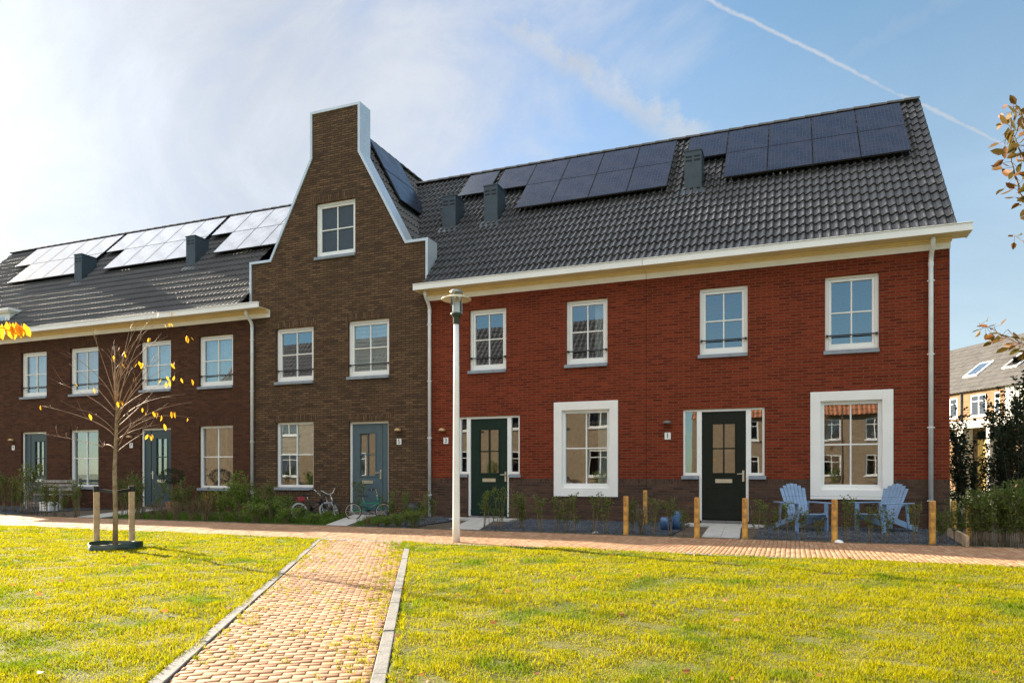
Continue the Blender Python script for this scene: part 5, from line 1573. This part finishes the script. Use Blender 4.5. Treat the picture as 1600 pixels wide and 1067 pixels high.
# ------------------------------------------------------------------ adirondack chairs
def adirondack():
    T = bpy.data.objects.new('garden_chair', None); C.objects.link(T)   # faces -y, width along x
    bk = MB(); n_ = 7
    for i in range(n_):
        u = (i - (n_ - 1) / 2); xb = u * .062; xt = u * .080; hh = .93 - .010 * u * u - .002 * abs(u)
        y0, z0 = .12, .22; y1 = .12 + (hh - .22) * .42; z1 = hh
        bk.add([(xb - .0285, y0, z0), (xb + .0285, y0, z0), (xb + .0285, y0 + .018, z0 + .004), (xb - .0285, y0 + .018, z0 + .004),
                (xt - .037, y1, z1), (xt + .037, y1, z1), (xt + .037, y1 + .018, z1 + .004), (xt - .037, y1 + .018, z1 + .004)],
               [(0, 1, 5, 4), (1, 2, 6, 5), (2, 3, 7, 6), (3, 0, 4, 7), (4, 5, 6, 7), (3, 2, 1, 0)])
    bk.bar((-.27, .27, .52), (.27, .27, .52), .03, .05); bk.bar((-.22, .155, .26), (.22, .155, .26), .03, .05)
    bevel(bk.build('backrest', CHAIRB, T), .006)
    st = MB()
    for i in range(6):
        t = i / 5; y = -.36 + t * .46; z = .36 - t * .11 - (.02 if i == 0 else 0); st.bar((-.27, y, z), (.27, y, z), .07, .018)
    bevel(st.build('seat', CHAIRB, T), .005)
    for s_ in (-1, 1):
        a = MB(); a.add([(s_ * .36 + dx_, y, z) for z in (.545, .565) for dx_, y in ((-.045, .40), (.045, .40), (.075, -.30), (.03, -.42), (-.03, -.42), (-.075, -.30))][:12],
                        [(0, 1, 2, 3, 4, 5)[::-1], (6, 7, 8, 9, 10, 11)] + [(i, (i + 1) % 6, (i + 1) % 6 + 6, i + 6) for i in range(6)])
        bevel(a.build('armrest', CHAIRB, T), .004)
        l = MB(); l.box(s_ * .31 - .012, s_ * .31 + .012, -.36, -.26, 0, .545); l.build('leg', CHAIRB, T)
        l = MB(); l.bar((s_ * .285, -.36, .33), (s_ * .285, .62, .04), .022, .11); l.build('leg', CHAIRB, T)
        l = MB(); l.bar((s_ * .30, .30, .56), (s_ * .30, .36, .08), .022, .06, up=(0, 1, 0)); l.build('leg', CHAIRB, T)
    return T


c1 = adirondack(); p = gnd(1250, 831); c1.location = (p.x + .05, p.y + .25, .012); c1.rotation_euler = (0, 0, R(30)); c1.scale = (.93, .93, .93)
tag(c1, 'light blue slatted garden chair left of the white-framed window, turned to the right', 'chair', 'blue garden chairs before house 1')
p = gnd(1383, 833); dup(c1, (p.x - .02, p.y + .30, .012), R(-46), 'light blue slatted garden chair near the downpipe, turned to the left', scale=.93)

# bench
bx = -20.55; bn = thing('bench', 'weathered grey slatted bench under the ground window of house 9', 'bench', (bx, -.75, .012))
m = MB()
for i in range(4): m.box(-.75, .75, -.25 + i * .115, -.15 + i * .115, .42, .445)
m.build('seat', OLDWOOD, bn)
m = MB()
for z in (.58, .70, .82): m.box(-.75, .75, .215, .235, z - .04, z + .04)
m.build('backrest', OLDWOOD, bn)
for sx in (-1, 1):
    m = MB(); m.box(sx * .72 - .03, sx * .72 + .03, -.25, -.19, 0, .66); m.build('leg', OLDWOOD, bn)
    m = MB(); m.box(sx * .72 - .03, sx * .72 + .03, .24, .30, 0, .90); m.build('leg', OLDWOOD, bn)
    m = MB(); m.box(sx * .72 - .035, sx * .72 + .035, -.29, .24, .66, .69); m.build('armrest', OLDWOOD, bn)
m = MB(); m.box(-.72, .72, -.20, -.17, .16, .20); m.build('stretcher', OLDWOOD, bn)

# pots and small things
def pot(name, label, loc, prof, matl, cat='pot'):
    m_ = MB(); m_.lathe(prof, n=24); o = m_.build(name, matl, smooth=True); o.location = loc; return tag(o, label, cat)
p = gnd(1040, 829); pot('flower_pot', 'blue glazed pot, lower left one of the pair before the wall of house 1', (p.x, p.y, .01), [(0, 0), (.08, 0), (.11, .14), (.10, .24), (.085, .24), (.08, .22), (0, .2)], POTBLUE)
p = gnd(1057, 828); pot('flower_pot', 'taller blue glazed jar, right one of the pair before the wall of house 1', (p.x, p.y, .01), [(0, 0), (.08, 0), (.115, .12), (.10, .26), (.08, .33), (.06, .35), (.05, .32), (0, .3)], POTBLUE)
r = ray(644, 740); t = (CD - 1.3) / r.y; pot('flower_pot', 'black round pot among the shrubs left of the right downpipe of the gabled house', (r.x * t, -1.3, .0), [(0, 0), (.10, 0), (.2, .14), (.22, .28), (.17, .40), (.15, .40), (.16, .3), (0, .28)], POTBLK)
m = MB(); m.box(-.2, .2, -.13, .13, 0, .26); o = bevel(m.build('crate', WHITE), .01); r = ray(76, 740); t = (CD - 1.6) / r.y; o.location = (r.x * t, -1.6, .012); tag(o, 'small white box on the gravel right of door 9', 'box')
def rock(label, p, s, seed, name='stone', matl=None):
    rr_ = random.Random(seed); vs = []; 
    m_ = MB(); m_.lathe([(0, -.02), (.8, 0), (1, .3), (.7, .65), (0, .8)], n=9)
    m_.v = [(x * s * rr_.uniform(.8, 1.2), y * s * rr_.uniform(.6, 1.0), z * s * rr_.uniform(.8, 1.2)) for x, y, z in m_.v]
    o = m_.build(name, matl or ENAMEL, smooth=False); o.location = p; return tag(o, label, name)
rock('small white stone at the foot of the bollard between the blue chairs', gnd(1311, 849), .07, 1)
rock('crumpled white plastic litter on the gravel under the large window of house 3', gnd(930, 834) , .06, 2, 'litter')


# ------------------------------------------------------------------ children's bicycles
def bike(label, loc, rz, fcol, tyrem, lean=0, steer=0, sc_=1.0, rw_=.20):
    T = thing('bicycle', label, 'bicycle', loc, rz, 'small bicycles before the gabled house'); T.rotation_euler = (lean, 0, rz); T.scale = (sc_,) * 3
    fm = fcol; wb = .70; xr, xf = -wb / 2, wb / 2
    for xx in (xr, xf):
        n_ = 28; m_ = MB(); m_.lathe([(rw_ - .024, -.012), (rw_ - .004, -.016), (rw_, 0), (rw_ - .004, .016), (rw_ - .024, .012)], (xx, 0, rw_), n_, 'y', close=True); wo = m_.build('wheel', tyrem, T, smooth=True)
        m_ = MB(); m_.lathe([(rw_ - .035, -.009), (rw_ - .025, -.009), (rw_ - .025, .009), (rw_ - .035, .009)], (xx, 0, rw_), n_, 'y', close=True)
        m_.lathe([(.0, -.035), (.016, -.035), (.016, .035), (.0, .035)], (xx, 0, rw_), 10, 'y'); m_.build('rim', STEEL, wo)
        m_ = MB()
        for k_ in range(12):
            a = k_ * math.pi / 6; m_.tube([(xx, .012 * (-1) ** k_, rw_), (xx + math.cos(a) * (rw_ - .03), 0, rw_ + math.sin(a) * (rw_ - .03))], .0016, 3, cap=False)
        m_.build('spokes', STEEL, wo)
        m_ = MB(); arc = [(xx + math.cos(t_) * (rw_ + .018), 0, rw_ + math.sin(t_) * (rw_ + .018)) for t_ in np.linspace(R(20 if xx < 0 else 35), R(170 if xx < 0 else 150), 12)]
        for i in range(11):
            a, b = arc[i], arc[i + 1]; m_.quad((a[0], -.02, a[2]), (b[0], -.02, b[2]), (b[0], .02, b[2]), (a[0], .02, a[2]))
        m_.build('mudguard', BLACK, T)
    bb = (-.02, 0, rw_ + .03); hd0, hd1 = (.235, 0, .40), (.20, 0, .52); st = (-.12, 0, .47)
    m_ = MB(); m_.tube([bb, st], .015, 8); m_.tube([bb, hd0], .017, 8); m_.tube([(-.09, 0, .38), hd0], .014, 8); m_.tube([hd0, hd1], .019, 8)
    for s_ in (-.03, .03): m_.tube([bb, (xr, s_, rw_)], .009, 6); m_.tube([(-.10, 0, .42), (xr, s_, rw_)], .008, 6)
    m_.build('frame', fm, T, smooth=True)
    m_ = MB()
    for s_ in (-.03, .03): m_.tube([(.235, s_, .40), (.265, s_, .33), (xf, s_, rw_)], .010, 6)
    m_.build('fork', fm, T, smooth=True)
    m_ = MB(); m_.tube([hd1, (.19, 0, .58)], .012, 8); m_.tube([(.10, -.24, .70), (.14, -.16, .70), (.185, -.06, .60), (.185, .06, .60), (.14, .16, .70), (.10, .24, .70)], .010, 8); m_.build('handlebar', STEEL, T, smooth=True)
    m_ = MB()
    for s_ in (-1, 1): m_.tube([(.135, s_ * .18, .70), (.06, s_ * .27, .70)], .016, 8)
    m_.build('grips', RUBBER, T)
    m_ = MB(); m_.tube([st, (-.135, 0, .53)], .010, 6); m_.build('seat_post', STEEL, T)
    m_ = MB(); m_.add([(-.24, -.06, .545), (-.24, .06, .545), (-.12, .055, .54), (-.01, .015, .545), (-.01, -.015, .545), (-.12, -.055, .54), (-.24, -.05, .575), (-.24, .05, .575), (-.12, .04, .56), (-.01, .01, .565), (-.01, -.01, .565), (-.12, -.04, .56)],
          [(0, 1, 2, 3, 4, 5), (11, 10, 9, 8, 7, 6)] + [(i, (i + 1) % 6, (i + 1) % 6 + 6, i + 6) for i in range(6)]); bevel(m_.build('saddle', RUBBER, T), .01)
    m_ = MB(); m_.tube([(-.02, .06, rw_ + .03), (.05, .06, rw_ - .05)], .006, 5); m_.tube([(-.02, -.06, rw_ + .03), (-.09, -.06, rw_ + .11)], .006, 5); m_.tube([(-.02, -.06, rw_ + .03), (-.02, .06, rw_ + .03)], .01, 6)
    m_.lathe([(0, .035), (.05, .035), (.05, .04), (0, .04)], (-.02, 0, rw_ + .03), 16, 'y'); m_.box(.01, .09, .06, .12, rw_ - .06, rw_ - .04); m_.box(-.13, -.05, -.12, -.06, rw_ + .10, rw_ + .12); m_.build('pedals', BLACK, T)
    return T


GB = mat('green_frame', (.01, .22, .12), .3, var=.05); SB = mat('silver_frame', (.45, .47, .50), .3, metal=.5, var=.05); DBK = mat('black_frame', (.02, .02, .025), .3, var=.05)
WT = mat('white_tyre', (.48, .46, .42), .7, var=.1)
p = gnd(570, 813); bike('green childrens bicycle with black mudguards standing on the grass before the grey-blue door', (p.x, p.y + .15, .0), R(22), GB, RUBBER)
p = gnd(491, 803); b2 = bike('dark childrens bicycle with white tyres and red bag, left of the silver one', (p.x, -1.6, .0), R(64), DBK, WT, R(-6)); 
m = MB(); m.box(-.34, -.22, -.07, .07, .42, .53); bevel(m.build('bag', mat('red_bag', (.35, .02, .03), .6, var=.1), b2), .015)
r = ray(490, 740); t = (CD - 1.7) / r.y; b2.location = (r.x * t, -1.7, 0)
r = ray(519, 740); t = (CD - 1.15) / r.y; b3 = bike('silver childrens bicycle with a yellow pedal leaning beside the slab path', (r.x * t, -1.15, 0), R(-32), SB, RUBBER, R(12))
m = MB(); m.box(.02, .13, -.15, -.07, .10, .14); m.build('pedals', mat('yellow_pedal', (.75, .60, .03), .5, var=.05), b3)
